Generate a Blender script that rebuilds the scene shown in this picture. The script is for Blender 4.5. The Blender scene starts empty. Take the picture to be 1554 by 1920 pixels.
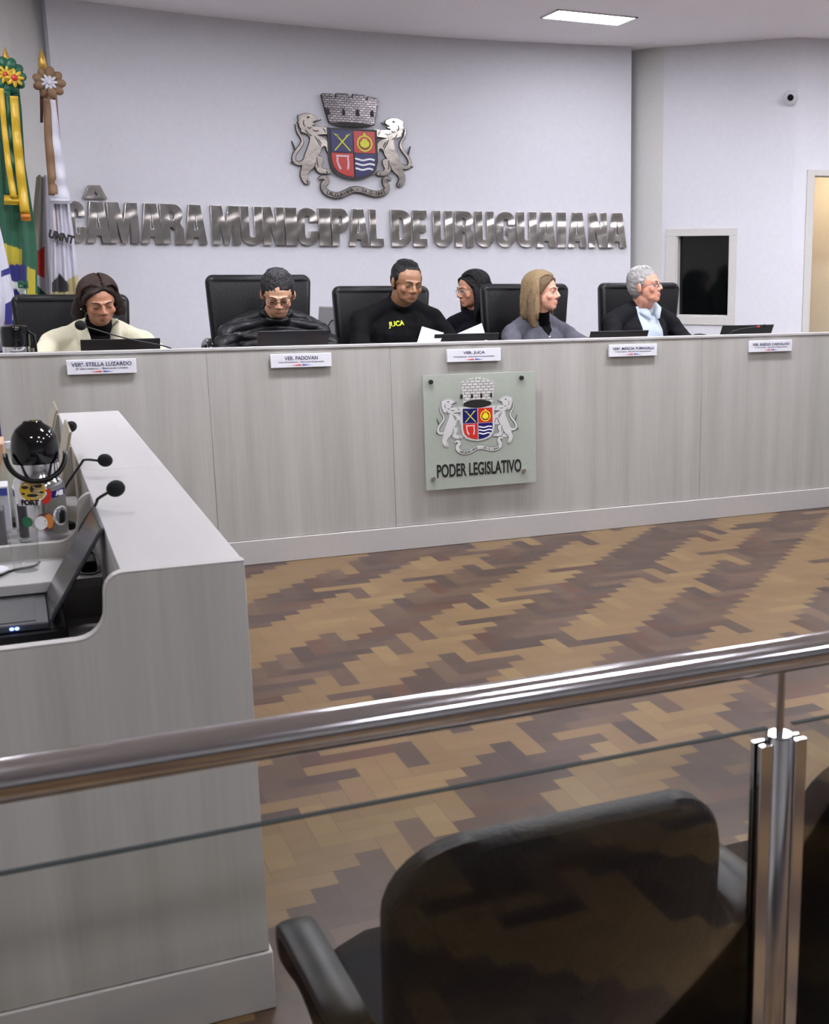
import bpy, bmesh, math, random
from mathutils import Vector, Matrix, noise
random.seed(7)
C = bpy.context.scene.collection
PI = math.pi
# ------------------------------------------------------------------ camera
CAM = Vector((0, 0, 1.5)); F = 2264.0; PX, PY = 1120.0, 1010.0
PITCH = math.atan2(500, F); YAW = math.atan2(1115, math.hypot(F, 500))
cd = bpy.data.cameras.new('camera'); cam = bpy.data.objects.new('camera', cd); C.objects.link(cam)
cam.location = CAM; cam.rotation_euler = (PI/2-PITCH, 0, -YAW)
cd.sensor_fit = 'VERTICAL'; cd.sensor_height = 24; cd.lens = F*24/1920
cd.shift_x = (777-PX)/1920; cd.shift_y = (PY-960)/1920; cd.clip_start = .05
cd.dof.use_dof = True; cd.dof.focus_distance = 7.2; cd.dof.aperture_fstop = 7.0
bpy.context.scene.camera = cam
# ------------------------------------------------------------------ world and exposure
w = bpy.data.worlds.new('world'); bpy.context.scene.world = w; w.use_nodes = True
w.node_tree.nodes['Background'].inputs[0].default_value = (.8, .85, 1, 1)
w.node_tree.nodes['Background'].inputs[1].default_value = .15
vs = bpy.context.scene.view_settings
vs.view_transform = 'Standard'; vs.look = 'None'; vs.gamma = 1; vs.use_curve_mapping = False; vs.exposure = 0.48
PANEL_STRENGTH = 42.0
# ceiling lamps (x, y, brightness): not all rows burn equally bright
LAMPS = [(3.771, 7.975, .5), (1.72, 7.85, .25), (-.45, 6.9, .8), (5.6, 6.1, 1.9), (3.7, 5.5, 3.0), (1.6, 5.5, 3.0), (-.7, 5.2, 1.6), (5.7, 3.6, 1.3), (3.7, 3.2, 1.2), (1.6, 3.2, 1.2), (3.7, .6, 1.5), (1.6, .6, 1.6), (-.7, .6, 1.3), (3.7, -2, 1.6), (1.6, -2, 1.6)]
CEIL = 3.2; DAIS = .27
FW = Vector((math.sin(YAW)*math.cos(PITCH), math.cos(YAW)*math.cos(PITCH), -math.sin(PITCH)))
RT = Vector((math.cos(YAW), -math.sin(YAW), 0)); UP = RT.cross(FW)
def ray(u, v): return FW+RT*((u-PX)/F)-UP*((v-PY)/F)
def PYp(u, v, y): d = ray(u, v); return CAM+d*(y/d.y)       # where a sight line meets the vertical plane at depth y
def PZp(u, v, z): d = ray(u, v); return CAM+d*((z-CAM.z)/d.z)
# ------------------------------------------------------------------ materials
def mat(name, col, rough=.5, metal=0, bump=0, bscale=40, **k):
    m = bpy.data.materials.get(name)
    if m: return m
    m = bpy.data.materials.new(name); m.use_nodes = True; nt = m.node_tree; b = nt.nodes['Principled BSDF']
    b.inputs['Base Color'].default_value = (*col, 1); b.inputs['Roughness'].default_value = rough; b.inputs['Metallic'].default_value = metal
    for kk, vv in k.items(): b.inputs[kk.replace('_', ' ')].default_value = vv
    tc = nt.nodes.new('ShaderNodeTexCoord'); n = nt.nodes.new('ShaderNodeTexNoise'); n.inputs['Scale'].default_value = bscale; n.inputs['Detail'].default_value = 3
    nt.links.new(tc.outputs['Object'], n.inputs['Vector'])
    mx = nt.nodes.new('ShaderNodeMix'); mx.data_type = 'RGBA'; mx.inputs[0].default_value = .1; mx.blend_type = 'MULTIPLY'
    mx.inputs[6].default_value = (*col, 1); nt.links.new(n.outputs['Fac'], mx.inputs[7]); nt.links.new(mx.outputs[2], b.inputs['Base Color'])
    if bump:
        bp = nt.nodes.new('ShaderNodeBump'); bp.inputs['Strength'].default_value = bump; bp.inputs['Distance'].default_value = .01
        nt.links.new(n.outputs['Fac'], bp.inputs['Height']); nt.links.new(bp.outputs[0], b.inputs['Normal'])
    return m
def s2l(*c): return tuple(((x/255)/12.92 if x <= 10 else (((x/255)+.055)/1.055)**2.4) for x in c)
def attr_mat(name, rough=.6, sheen=0, sss=0, bump=0, bscale=60, clear=0, metal=0):
    m = bpy.data.materials.new(name); m.use_nodes = True; nt = m.node_tree; b = nt.nodes['Principled BSDF']
    a = nt.nodes.new('ShaderNodeVertexColor'); a.layer_name = 'col'; nt.links.new(a.outputs[0], b.inputs['Base Color'])
    b.inputs['Roughness'].default_value = rough; b.inputs['Metallic'].default_value = metal
    if sheen: b.inputs['Sheen Weight'].default_value = sheen
    if sss: b.inputs['Subsurface Weight'].default_value = sss; b.inputs['Subsurface Radius'].default_value = (.02, .008, .004); b.inputs['Subsurface Scale'].default_value = .3
    if clear: b.inputs['Coat Weight'].default_value = clear
    if bump:
        tc = nt.nodes.new('ShaderNodeTexCoord'); n = nt.nodes.new('ShaderNodeTexNoise'); n.inputs['Scale'].default_value = bscale
        bp = nt.nodes.new('ShaderNodeBump'); bp.inputs['Strength'].default_value = bump; bp.inputs['Distance'].default_value = .01
        nt.links.new(tc.outputs['Object'], n.inputs['Vector']); nt.links.new(n.outputs['Fac'], bp.inputs['Height']); nt.links.new(bp.outputs[0], b.inputs['Normal'])
    return m
def wood_mat(name, c1, c2, scale=(9, 9, .35), rough=.42):
    m = bpy.data.materials.new(name); m.use_nodes = True; nt = m.node_tree; b = nt.nodes['Principled BSDF']; L = nt.links.new
    tc = nt.nodes.new('ShaderNodeTexCoord'); mp = nt.nodes.new('ShaderNodeMapping'); mp.inputs['Scale'].default_value = scale
    n = nt.nodes.new('ShaderNodeTexNoise'); n.inputs['Scale'].default_value = 1; n.inputs['Detail'].default_value = 3
    mp2 = nt.nodes.new('ShaderNodeMapping'); mp2.inputs['Scale'].default_value = tuple(x*11 for x in scale)
    n2 = nt.nodes.new('ShaderNodeTexNoise'); n2.inputs['Scale'].default_value = 1; n2.inputs['Detail'].default_value = 2
    L(tc.outputs['Object'], mp.inputs[0]); L(mp.outputs[0], n.inputs['Vector']); L(tc.outputs['Object'], mp2.inputs[0]); L(mp2.outputs[0], n2.inputs['Vector'])
    ad = nt.nodes.new('ShaderNodeMath'); ad.operation = 'MULTIPLY_ADD'; ad.inputs[1].default_value = .28; L(n2.outputs['Fac'], ad.inputs[0]); L(n.outputs['Fac'], ad.inputs[2])
    r = nt.nodes.new('ShaderNodeValToRGB'); r.color_ramp.elements[0].position = .42; r.color_ramp.elements[1].position = .85
    r.color_ramp.elements[0].color = (*c1, 1); r.color_ramp.elements[1].color = (*c2, 1)
    L(ad.outputs[0], r.inputs[0]); L(r.outputs[0], b.inputs['Base Color']); b.inputs['Roughness'].default_value = rough
    return m
def emit(name, col, s):
    m = bpy.data.materials.new(name); m.use_nodes = True; b = m.node_tree.nodes['Principled BSDF']
    b.inputs['Base Color'].default_value = (.8, .8, .8, 1); b.inputs['Emission Color'].default_value = (*col, 1); b.inputs['Emission Strength'].default_value = s
    return m
M = dict(
    wall=mat('wall_paint', s2l(219, 219, 225), .7, bump=.04, bscale=30), wallwarm=mat('wall_paint_warm', s2l(212, 211, 208), .75),
    ceil=mat('ceiling_paint', s2l(250, 246, 250), .85), beige=mat('beige_paint', s2l(214, 200, 176), .8),
    lam=wood_mat('pale_laminate', s2l(150, 147, 141), s2l(169, 167, 161)), lamh=wood_mat('pale_laminate_top', s2l(160, 158, 157), s2l(170, 168, 166), (6, .5, 6)),
    plinth=mat('pale_plinth', s2l(172, 168, 164), .5), darkgap=mat('dark_board', s2l(45, 38, 40), .8),
    leather=mat('black_leather', s2l(9, 9, 12), .42, bump=.12, bscale=90, Specular_IOR_Level=.35), plastic=mat('black_plastic', s2l(9, 9, 10), .42, Specular_IOR_Level=.25),
    fabric=mat('black_fabric', s2l(14, 14, 18), .85, bump=.3, bscale=400, Specular_IOR_Level=.2), vinyl=mat('worn_black_vinyl', s2l(9, 9, 10), .5, bump=.15, bscale=120, Specular_IOR_Level=.3),
    chrome=mat('polished_steel', (.78, .78, .8), .12, 1), steel=mat('brushed_steel', (.62, .61, .6), .28, 1),
    white=mat('white_plastic', s2l(212, 212, 218), .4), frame=mat('offwhite_frame', s2l(206, 204, 199), .5),
    black=mat('matte_black', s2l(14, 14, 16), .5), gloss=mat('gloss_black', s2l(12, 12, 14), .08), foam=mat('mic_foam', s2l(8, 8, 9), .95, bump=.5, bscale=300),
    navy=mat('navy_enamel', s2l(20, 22, 92), .3), red=mat('red_enamel', s2l(186, 44, 34), .3), yellow=mat('yellow_enamel', s2l(214, 214, 40), .35), wenamel=mat('white_enamel', s2l(235, 235, 238), .35),
    line=mat('dark_line', s2l(30, 28, 34), .4), paper=mat('paper', s2l(184, 188, 196), .7), ink=mat('dark_ink', s2l(62, 64, 92), .6), blackink=mat('black_ink', s2l(18, 18, 18), .5),
    rednote=mat('red_print', s2l(205, 60, 55), .5), bluenote=mat('blue_print', s2l(60, 80, 160), .5),
    lid=mat('laptop_lid', s2l(40, 41, 47), .4), screen=mat('laptop_screen_off', s2l(60, 57, 54), .18, .3), champagne=mat('champagne_with_reflection', s2l(176, 165, 140), .3, .7),
    wooden=mat('varnished_wood', s2l(150, 104, 50), .4), gold=mat('gold_tip', s2l(190, 150, 70), .35, .6),
)
def metal_letter():
    m = bpy.data.materials.new('mirror_steel_letter'); m.use_nodes = True; nt = m.node_tree; b = nt.nodes['Principled BSDF']
    b.inputs['Base Color'].default_value = (.56, .53, .49, 1); b.inputs['Metallic'].default_value = 1; b.inputs['Roughness'].default_value = .17
    tc = nt.nodes.new('ShaderNodeTexCoord'); n = nt.nodes.new('ShaderNodeTexNoise'); n.inputs['Scale'].default_value = 7; n.inputs['Detail'].default_value = 1
    bp = nt.nodes.new('ShaderNodeBump'); bp.inputs['Strength'].default_value = .22; bp.inputs['Distance'].default_value = .05
    nt.links.new(tc.outputs['Object'], n.inputs['Vector']); nt.links.new(n.outputs['Fac'], bp.inputs['Height']); nt.links.new(bp.outputs[0], b.inputs['Normal'])
    return m
M['letter'] = metal_letter()
def glass(name, col, alpha, rough=.02):
    m = bpy.data.materials.new(name); m.use_nodes = True; nt = m.node_tree; L = nt.links.new; nt.nodes.remove(nt.nodes['Principled BSDF'])
    out = nt.nodes['Material Output']; t = nt.nodes.new('ShaderNodeBsdfTransparent'); t.inputs[0].default_value = (*col, 1)
    g = nt.nodes.new('ShaderNodeBsdfGlossy'); g.inputs['Roughness'].default_value = rough
    fr = nt.nodes.new('ShaderNodeFresnel'); fr.inputs[0].default_value = 1.45
    mx = nt.nodes.new('ShaderNodeMixShader'); L(fr.outputs[0], mx.inputs[0]); L(t.outputs[0], mx.inputs[1]); L(g.outputs[0], mx.inputs[2]); L(mx.outputs[0], out.inputs[0])
    return m
def thin_glass(m):
    nt = m.node_tree; lw = nt.nodes.new('ShaderNodeLayerWeight'); p = nt.nodes.new('ShaderNodeMath'); p.operation = 'POWER'; p.inputs[1].default_value = 4
    q = nt.nodes.new('ShaderNodeMath'); q.operation = 'MULTIPLY_ADD'; q.inputs[1].default_value = .5; q.inputs[2].default_value = .04
    nt.links.new(lw.outputs['Facing'], p.inputs[0]); nt.links.new(p.outputs[0], q.inputs[0]); nt.links.new(q.outputs[0], nt.nodes['Mix Shader'].inputs[0])
M['pane'] = glass('clear_glass', (.955, .965, .955), .1); M['tumbler'] = glass('drinking_glass', (.985, .99, .988), .05); thin_glass(M['tumbler'])
M['edge'] = mat('glass_edge_green', s2l(30, 38, 38), .7, Specular_IOR_Level=.15)
M['booth'] = mat('dark_booth_glass', s2l(10, 12, 12), .06)
fm = mat('frosted_green_glass', s2l(176, 184, 172), .25); fm.node_tree.nodes['Principled BSDF'].inputs['Alpha'].default_value = .62; M['frost'] = fm
# ------------------------------------------------------------------ mesh helpers
class MB:
    def __init__(s): s.v = []; s.f = []
    def add(s, vs, fs): o = len(s.v); s.v += [tuple(x) for x in vs]; s.f += [tuple(i+o for i in f) for f in fs]; return s
    def box(s, a, b, R=None):
        (x0, y0, z0), (x1, y1, z1) = a, b
        vs = [Vector(p) for p in ((x0, y0, z0), (x1, y0, z0), (x1, y1, z0), (x0, y1, z0), (x0, y0, z1), (x1, y0, z1), (x1, y1, z1), (x0, y1, z1))]
        if R: vs = [R@p for p in vs]
        return s.add(vs, [(0, 3, 2, 1), (4, 5, 6, 7), (0, 1, 5, 4), (1, 2, 6, 5), (2, 3, 7, 6), (3, 0, 4, 7)])
    def sphere(s, c, r, R=None, n=16):
        r = (r, r, r) if not hasattr(r, '__len__') else r; c = Vector(c); vs = []; m = n//2
        for i in range(m+1):
            a = PI*i/m
            for j in range(n):
                b = 2*PI*j/n; p = Vector((r[0]*math.sin(a)*math.cos(b), r[1]*math.sin(a)*math.sin(b), r[2]*math.cos(a)))
                vs.append(c+(R@p if R else p))
        return s.add(vs, [(i*n+j, (i+1)*n+j, (i+1)*n+(j+1) % n, i*n+(j+1) % n) for i in range(m) for j in range(n)])
    def tube(s, pts, r, n=10, cap=True, flat=1.0):
        pts = [Vector(p) for p in pts]; rs = r if hasattr(r, '__len__') else [r]*len(pts); vs = []; prev = None
        for i, p in enumerate(pts):
            t = (pts[min(i+1, len(pts)-1)]-pts[max(i-1, 0)]).normalized()
            if prev is None: a = t.orthogonal().normalized()
            else: a = (prev-t*prev.dot(t)); a = a.normalized() if a.length > 1e-6 else t.orthogonal().normalized()
            prev = a; b = t.cross(a)
            for j in range(n): th = 2*PI*j/n; vs.append(p+a*rs[i]*math.cos(th)+b*rs[i]*flat*math.sin(th))
        fs = [(i*n+j, i*n+(j+1) % n, (i+1)*n+(j+1) % n, (i+1)*n+j) for i in range(len(pts)-1) for j in range(n)]
        if cap: fs += [tuple(range(n))[::-1], tuple((len(pts)-1)*n+j for j in range(n))]
        return s.add(vs, fs)
    def lathe(s, prof, c=(0, 0, 0), n=32, R=None):
        c = Vector(c); vs = []
        for r, z in prof:
            for j in range(n): p = Vector((r*math.cos(2*PI*j/n), r*math.sin(2*PI*j/n), z)); vs.append(c+(R@p if R else p))
        k = len(prof)
        fs = [(i*n+j, i*n+(j+1) % n, (i+1)*n+(j+1) % n, (i+1)*n+j) for i in range(k-1) for j in range(n)]
        fs += [tuple(range(n))[::-1], tuple((k-1)*n+j for j in range(n))]
        return s.add(vs, fs)
    def prism(s, poly, fn, d0, d1):      # fn(a, b, d) -> point
        n = len(poly); vs = [fn(a, b, d0) for a, b in poly]+[fn(a, b, d1) for a, b in poly]
        return s.add(vs, [tuple(range(n))[::-1], tuple(range(n, 2*n))]+[(i, (i+1) % n, n+(i+1) % n, n+i) for i in range(n)])
    def capsule(s, p0, p1, r0, r1, n=14): return s.tube([p0, p1], [r0, r1], n).sphere(p0, r0, None, n).sphere(p1, r1, None, n)
    def mesh(s, name):
        me = bpy.data.meshes.new(name); me.from_pydata(s.v, [], s.f); me.validate()
        bm = bmesh.new(); bm.from_mesh(me); bmesh.ops.recalc_face_normals(bm, faces=bm.faces); bm.to_mesh(me); bm.free(); return me
    def build(s, name, m, parent=None, bevel=0, smooth=False, loc=None, seg=2):
        if loc: s.v = [tuple(Vector(v)-Vector(loc)) for v in s.v]
        return obj(name, s.mesh(name), m, parent, bevel, smooth, loc, seg)
def obj(name, me, m, parent=None, bevel=0, smooth=False, loc=None, seg=2):
    o = bpy.data.objects.new(name, me); C.objects.link(o)
    if m: me.materials.clear(); me.materials.append(m)
    if parent: o.parent = parent; o.matrix_parent_inverse = wm(parent).inverted()
    if loc: o.location = loc
    if smooth:
        for p in me.polygons: p.use_smooth = True
        if smooth == 'auto': me.set_sharp_from_angle(angle=math.radians(35))
    if bevel:
        b = o.modifiers.new('bevel', 'BEVEL'); b.width = bevel; b.segments = seg; b.limit_method = 'ANGLE'
        for p in me.polygons: p.use_smooth = True
        me.set_sharp_from_angle(angle=math.radians(80)) if seg < 3 else None
    return o
def wm(o):
    m = Matrix.LocRotScale(o.location, o.rotation_euler, o.scale)
    return (wm(o.parent)@o.matrix_parent_inverse@m) if o.parent else m
def tag(o, label=None, cat=None, group=None, kind=None):
    for k, v in (('label', label), ('category', cat), ('group', group), ('kind', kind)):
        if v: o[k] = v
    return o
def empty(name, loc, label=None, cat=None, group=None, rz=0):
    o = bpy.data.objects.new(name, None); C.objects.link(o); o.location = loc; o.rotation_euler = (0, 0, rz); o.empty_display_size = .1
    return tag(o, label, cat, group)
def copy_tree(o, parent=None):
    c = o.copy(); C.objects.link(c)
    if parent: c.parent = parent
    for ch in list(o.children): copy_tree(ch, c)
    return c
def struct(o): o['kind'] = 'structure'; return o
def curve_mesh(loops, depth, bevel=0, offset=0, smooth_pts=False):
    cu = bpy.data.curves.new('c', 'CURVE'); cu.dimensions = '2D'; cu.fill_mode = 'BOTH'; cu.extrude = depth/2; cu.bevel_depth = bevel; cu.offset = offset
    for lp in loops:
        sp = cu.splines.new('POLY'); sp.points.add(len(lp)-1); sp.use_cyclic_u = True
        for p, q in zip(sp.points, lp): p.co = (q[0], q[1], 0, 1)
    return _cv(cu)
def _cv(cu):
    o = bpy.data.objects.new('t', cu); C.objects.link(o); dg = bpy.context.evaluated_depsgraph_get(); me = bpy.data.meshes.new_from_object(o.evaluated_get(dg))
    bpy.data.objects.remove(o); bpy.data.curves.remove(cu); return me
def text_mesh(t, size, depth=.002, sx=1, bold=0, align='CENTER'):
    cu = bpy.data.curves.new('t', 'FONT'); cu.body = t; cu.size = size; cu.extrude = depth/2; cu.offset = bold; cu.align_x = align; cu.align_y = 'CENTER'
    me = _cv(cu)
    for v in me.vertices: v.co.x *= sx
    return me
def fit_text(t, w, h, depth=.002, bold=0):
    me = text_mesh(t, 1, depth, 1, bold/h if h else 0); xs = [v.co.x for v in me.vertices]; ys = [v.co.y for v in me.vertices]
    cx, cy = (max(xs)+min(xs))/2, (max(ys)+min(ys))/2; W, Hh = max(xs)-min(xs), max(ys)-min(ys)
    for v in me.vertices: v.co.x = (v.co.x-cx)*w/W; v.co.y = (v.co.y-cy)*h/Hh
    return me
def stand(me, origin, ang=0, off=0):        # put a flat xy mesh upright, facing -Y (turned by ang about z) at origin, pushed off towards the viewer
    R = Matrix.Rotation(ang, 4, 'Z')@Matrix.Rotation(PI/2, 4, 'X')
    n = Matrix.Rotation(ang, 3, 'Z')@Vector((0, -1, 0))
    me.transform(Matrix.Translation(Vector(origin)+n*off)@R); return me
def recenter(o, loc):
    o.data.transform(Matrix.Translation(-Vector(loc))); o.location = loc; return o
def colour(me, fn):
    a = me.color_attributes.new('col', 'FLOAT_COLOR', 'POINT')
    for i, v in enumerate(me.vertices): a.data[i].color = (*fn(v.co), 1)
# ------------------------------------------------------------------ structure: floor
WX, WY = .0735, .0695
def build_floor():
    vs, fs, cols, uvs = [], [], [], []
    rnd = random.Random(11)
    ex = [(.3, 2.4)]
    for j in range(-26, 40):
        base_light = (j % 2 == 0)
        for i in range(-110, 160):
            x0 = 1.942+(i+3*j)*WX; y0 = 4.52+(i-3*j)*WY
            if not (-3 < x0 < 8 and -1.5 < y0 < 10.2): continue
            blob = noise.noise(Vector((x0*.9, y0*.9, 3.3)))
            for k in range(2):
                if k == 0: q = (x0, y0-3*WY, x0+WX, y0)
                else: q = (x0, y0-4*WY, x0+3*WX, y0-3*WY)
                light = base_light; pr = .09+(.25 if (light and blob > .22) else 0)
                if (light and rnd.random() < pr) or (not light and rnd.random() < .06+(.12 if x0 < 1.6 else 0)): light = not light
                if light:
                    t = rnd.uniform(.92, 1.07); c = s2l(168, 140, 102) if rnd.random() > .2 else s2l(176, 150, 108)
                else:
                    t = rnd.uniform(.8, 1.15); c = rnd.choice([s2l(122, 100, 86), s2l(116, 94, 82), s2l(130, 106, 90), s2l(114, 94, 84), s2l(124, 92, 76), s2l(112, 92, 82), s2l(136, 112, 92)])
                o = len(vs); vs += [(q[0], q[1], 0), (q[2], q[1], 0), (q[2], q[3], 0), (q[0], q[3], 0)]; fs.append((o, o+1, o+2, o+3))
                cols.append(tuple(min(1, z**1.25*t*.43) for z in c))
                uvs += [(0, 0), (1, 0), (1, 1), (0, 1)] if k else [(0, 0), (0, 1), (1, 1), (1, 0)]
    me = bpy.data.meshes.new('floor'); me.from_pydata(vs, [], fs)
    a = me.color_attributes.new('col', 'FLOAT_COLOR', 'CORNER')
    uv = me.uv_layers.new(name='uv')
    for i, c in enumerate(cols):
        for k in range(4): a.data[i*4+k].color = (*c, 1); uv.data[i*4+k].uv = uvs[i*4+k]
    m = bpy.data.materials.new('herringbone_parquet'); m.use_nodes = True; nt = m.node_tree; L = nt.links.new; b = nt.nodes['Principled BSDF']
    vc = nt.nodes.new('ShaderNodeVertexColor'); vc.layer_name = 'col'
    u = nt.nodes.new('ShaderNodeUVMap'); u.uv_map = 'uv'; se = nt.nodes.new('ShaderNodeSeparateXYZ'); L(u.outputs[0], se.inputs[0])
    def edge(sock, wd):
        s1 = nt.nodes.new('ShaderNodeMath'); s1.operation = 'SUBTRACT'; s1.inputs[1].default_value = .5; L(sock, s1.inputs[0])
        s2 = nt.nodes.new('ShaderNodeMath'); s2.operation = 'ABSOLUTE'; L(s1.outputs[0], s2.inputs[0])
        s3 = nt.nodes.new('ShaderNodeMath'); s3.operation = 'GREATER_THAN'; s3.inputs[1].default_value = .5-wd; L(s2.outputs[0], s3.inputs[0]); return s3.outputs[0]
    mxx = nt.nodes.new('ShaderNodeMath'); mxx.operation = 'MAXIMUM'; L(edge(se.outputs[0], .006), mxx.inputs[0]); L(edge(se.outputs[1], .018), mxx.inputs[1])
    mp = nt.nodes.new('ShaderNodeMapping'); mp.inputs['Scale'].default_value = (2, 18, 1); L(u.outputs[0], mp.inputs[0])
    n = nt.nodes.new('ShaderNodeTexNoise'); n.inputs['Scale'].default_value = 2; L(mp.outputs[0], n.inputs['Vector'])
    g = nt.nodes.new('ShaderNodeMix'); g.data_type = 'RGBA'; g.blend_type = 'OVERLAY'; g.inputs[0].default_value = .22; L(vc.outputs[0], g.inputs[6]); L(n.outputs['Fac'], g.inputs[7])
    e = nt.nodes.new('ShaderNodeMix'); e.data_type = 'RGBA'; e.inputs[7].default_value = (*s2l(75, 55, 42), 1); 
    mu = nt.nodes.new('ShaderNodeMath'); mu.operation = 'MULTIPLY'; mu.inputs[1].default_value = .6; L(mxx.outputs[0], mu.inputs[0]); L(mu.outputs[0], e.inputs[0]); L(g.outputs[2], e.inputs[6]); L(e.outputs[2], b.inputs['Base Color'])
    tc = nt.nodes.new('ShaderNodeTexCoord'); n2 = nt.nodes.new('ShaderNodeTexNoise'); n2.inputs['Scale'].default_value = 3; L(tc.outputs['Object'], n2.inputs['Vector'])
    mr = nt.nodes.new('ShaderNodeMapRange'); mr.inputs[3].default_value = .22; mr.inputs[4].default_value = .42; L(n2.outputs['Fac'], mr.inputs[0]); L(mr.outputs[0], b.inputs['Roughness'])
    bp = nt.nodes.new('ShaderNodeBump'); bp.inputs['Strength'].default_value = .25; bp.inputs['Distance'].default_value = .02; L(n2.outputs['Fac'], bp.inputs['Height']); L(bp.outputs[0], b.inputs['Normal'])
    b.inputs['Specular IOR Level'].default_value = .33
    struct(obj('floor', me, m))
build_floor()
struct(MB().box((-3.4, -6.4, -.2), (8.2, 10.4, -.004)).build('floor_slab', M['darkgap']))  # plain dark board colour below the parquet
# ceiling
struct(MB().box((-3.4, -6.4, CEIL), (8.2, 10.4, CEIL+.15)).build('ceiling', M['ceil']))
# back wall, a shallow arc
AC = Vector((2.384, 1.648)); AR = 7.49
def arc(x, r=AR): return AC.y+math.sqrt(r*r-(x-AC.x)**2)
def arc_ang(x): return -math.asin((x-AC.x)/AR)
def wall_hit(u, v, r=AR):
    d = ray(u, v); o = Vector((-AC.x, -AC.y)); dd = Vector((d.x, d.y)); a = dd.dot(dd); b = 2*o.dot(dd); c = o.dot(o)-r*r
    t = (-b+math.sqrt(b*b-4*a*c))/(2*a); return CAM+d*t
def wall_poly(name, pts, m, thick=.1, z0=0, z1=CEIL):
    mb = MB(); n = len(pts); P = [Vector(p) for p in pts]; out = []
    for i, p in enumerate(P):
        t = (P[min(i+1, n-1)]-P[max(i-1, 0)]).normalized(); out.append(p+Vector((-t.y, t.x))*thick)
    vs = [(p.x, p.y, z0) for p in P]+[(p.x, p.y, z1) for p in P]+[(p.x, p.y, z0) for p in out]+[(p.x, p.y, z1) for p in out]
    fs = []
    for i in range(n-1): fs += [(i, i+1, n+i+1, n+i), (2*n+i+1, 2*n+i, 3*n+i, 3*n+i+1), (n+i, n+i+1, 3*n+i+1, 3*n+i), (i+1, i, 2*n+i, 2*n+i+1)]
    fs += [(0, n, 3*n, 2*n), (n-1, 3*n-1, 4*n-1, 2*n-1)]
    mb.add(vs, fs); o = mb.build(name, m, smooth='auto'); return struct(o)
XL, XR = .40, 4.535
wall_poly('wall_back', [(XL+(XR-XL)*i/40, arc(XL+(XR-XL)*i/40)) for i in range(41)], M['wall'], .07)
wall_poly('wall_back_right', [(4.56, 9.1), (4.62, 8.99), (4.70, 8.84), (4.773, 8.735)], M['wallwarm'])
wall_poly('wall_back_left', [(.17, 8.66), (.24, 8.77), (.33, 8.90), (.40, 9.0)], M['wallwarm'])
# angled wall with the booth window
A0, A1 = Vector((4.773, 8.735)), Vector((5.483, 7.959)); AD = (A1-A0).normalized(); AN = Vector((AD.y, -AD.x)); AL = (A1-A0).length   # AN points into the room
if AN.y > 0: AN = -AN
def on_angled(u, v):
    d = ray(u, v); t = (Vector((A0.x, A0.y)).dot(AN))/(d.x*AN.x+d.y*AN.y); p = CAM+d*t; return (Vector((p.x, p.y))-A0).dot(AD), p.z
def ang_pt(s, z, d=0): p = A0+AD*s+AN*d; return Vector((p.x, p.y, z))
w0, w1 = on_angled(1268, 443); w2, w3 = on_angled(1364, 594)
o0, o1 = on_angled(1249, 429); o2, o3 = on_angled(1377, 610)
def ang_box(mb, s0, s1, z0, z1, d0, d1): return mb.prism([(s0, z0), (s1, z0), (s1, z1), (s0, z1)], lambda a, b, d: ang_pt(a, b, d), d0, d1)
mb = MB(); ang_box(mb, 0, w0, 0, CEIL, -.12, 0); ang_box(mb, w2, AL, 0, CEIL, -.12, 0); ang_box(mb, w0, w2, 0, w3, -.12, 0); ang_box(mb, w0, w2, w1, CEIL, -.12, 0)
struct(mb.build('wall_right_angled', M['wall']))
mb = MB(); T = .014
ang_box(mb, o0, o2, w1, o1, 0, T); ang_box(mb, o0, o2, o3, w3, 0, T); ang_box(mb, o0, w0, w3, w1, 0, T); ang_box(mb, w2, o2, w3, w1, 0, T)
win = struct(mb.build('window_1', M['frame'], bevel=.003))
mb = MB(); ang_box(mb, w0, w2, w3, w1, -.075, -.067); g = mb.build('pane', M['booth'], win)
mb = MB(); ang_box(mb, w0, w0+.012, w3, w1, -.12, 0); ang_box(mb, w0, w2, w3, w3+.012, -.12, 0); mb.build('window_jamb', M['frame'], win)
# side walls and the doorway on the right
D0 = A1; DDIR = Vector((.966, -.19)).normalized()
def dpt(s, z, d=0): p = D0+DDIR*s+Vector((-DDIR.y, DDIR.x))*-d; return Vector((p.x, p.y, z))
def on_door(u, v):
    nrm = Vector((-DDIR.y, DDIR.x)); d = ray(u, v); t = D0.dot(nrm)/(d.x*nrm.x+d.y*nrm.y); p = CAM+d*t; return (Vector((p.x, p.y))-D0).dot(DDIR), p.z
a0, a1 = on_door(1513, 318); b0, b1 = on_door(1526, 330)
def dbox(mb, s0, s1, z0, z1, d0, d1): return mb.prism([(s0, z0), (s1, z0), (s1, z1), (s0, z1)], lambda a, b, d: dpt(a, b, d), d0, d1)
mb = MB(); dbox(mb, 0, b0, 0, CEIL, -.12, 0); dbox(mb, b0, b0+.85, b1, CEIL, -.12, 0); dbox(mb, b0+.85, 2.6, 0, CEIL, -.12, 0)
struct(mb.build('wall_right_door_side', M['wall']))
mb = MB(); fw = b0-a0; dbox(mb, a0, b0, DAIS, a1, -.02, .018); dbox(mb, b0+.85, b0+.85+fw, DAIS, a1, -.02, .018); dbox(mb, b0, b0+.85, b1, a1, -.02, .018)
struct(mb.build('door_1', M['frame'], bevel=.003))
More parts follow.
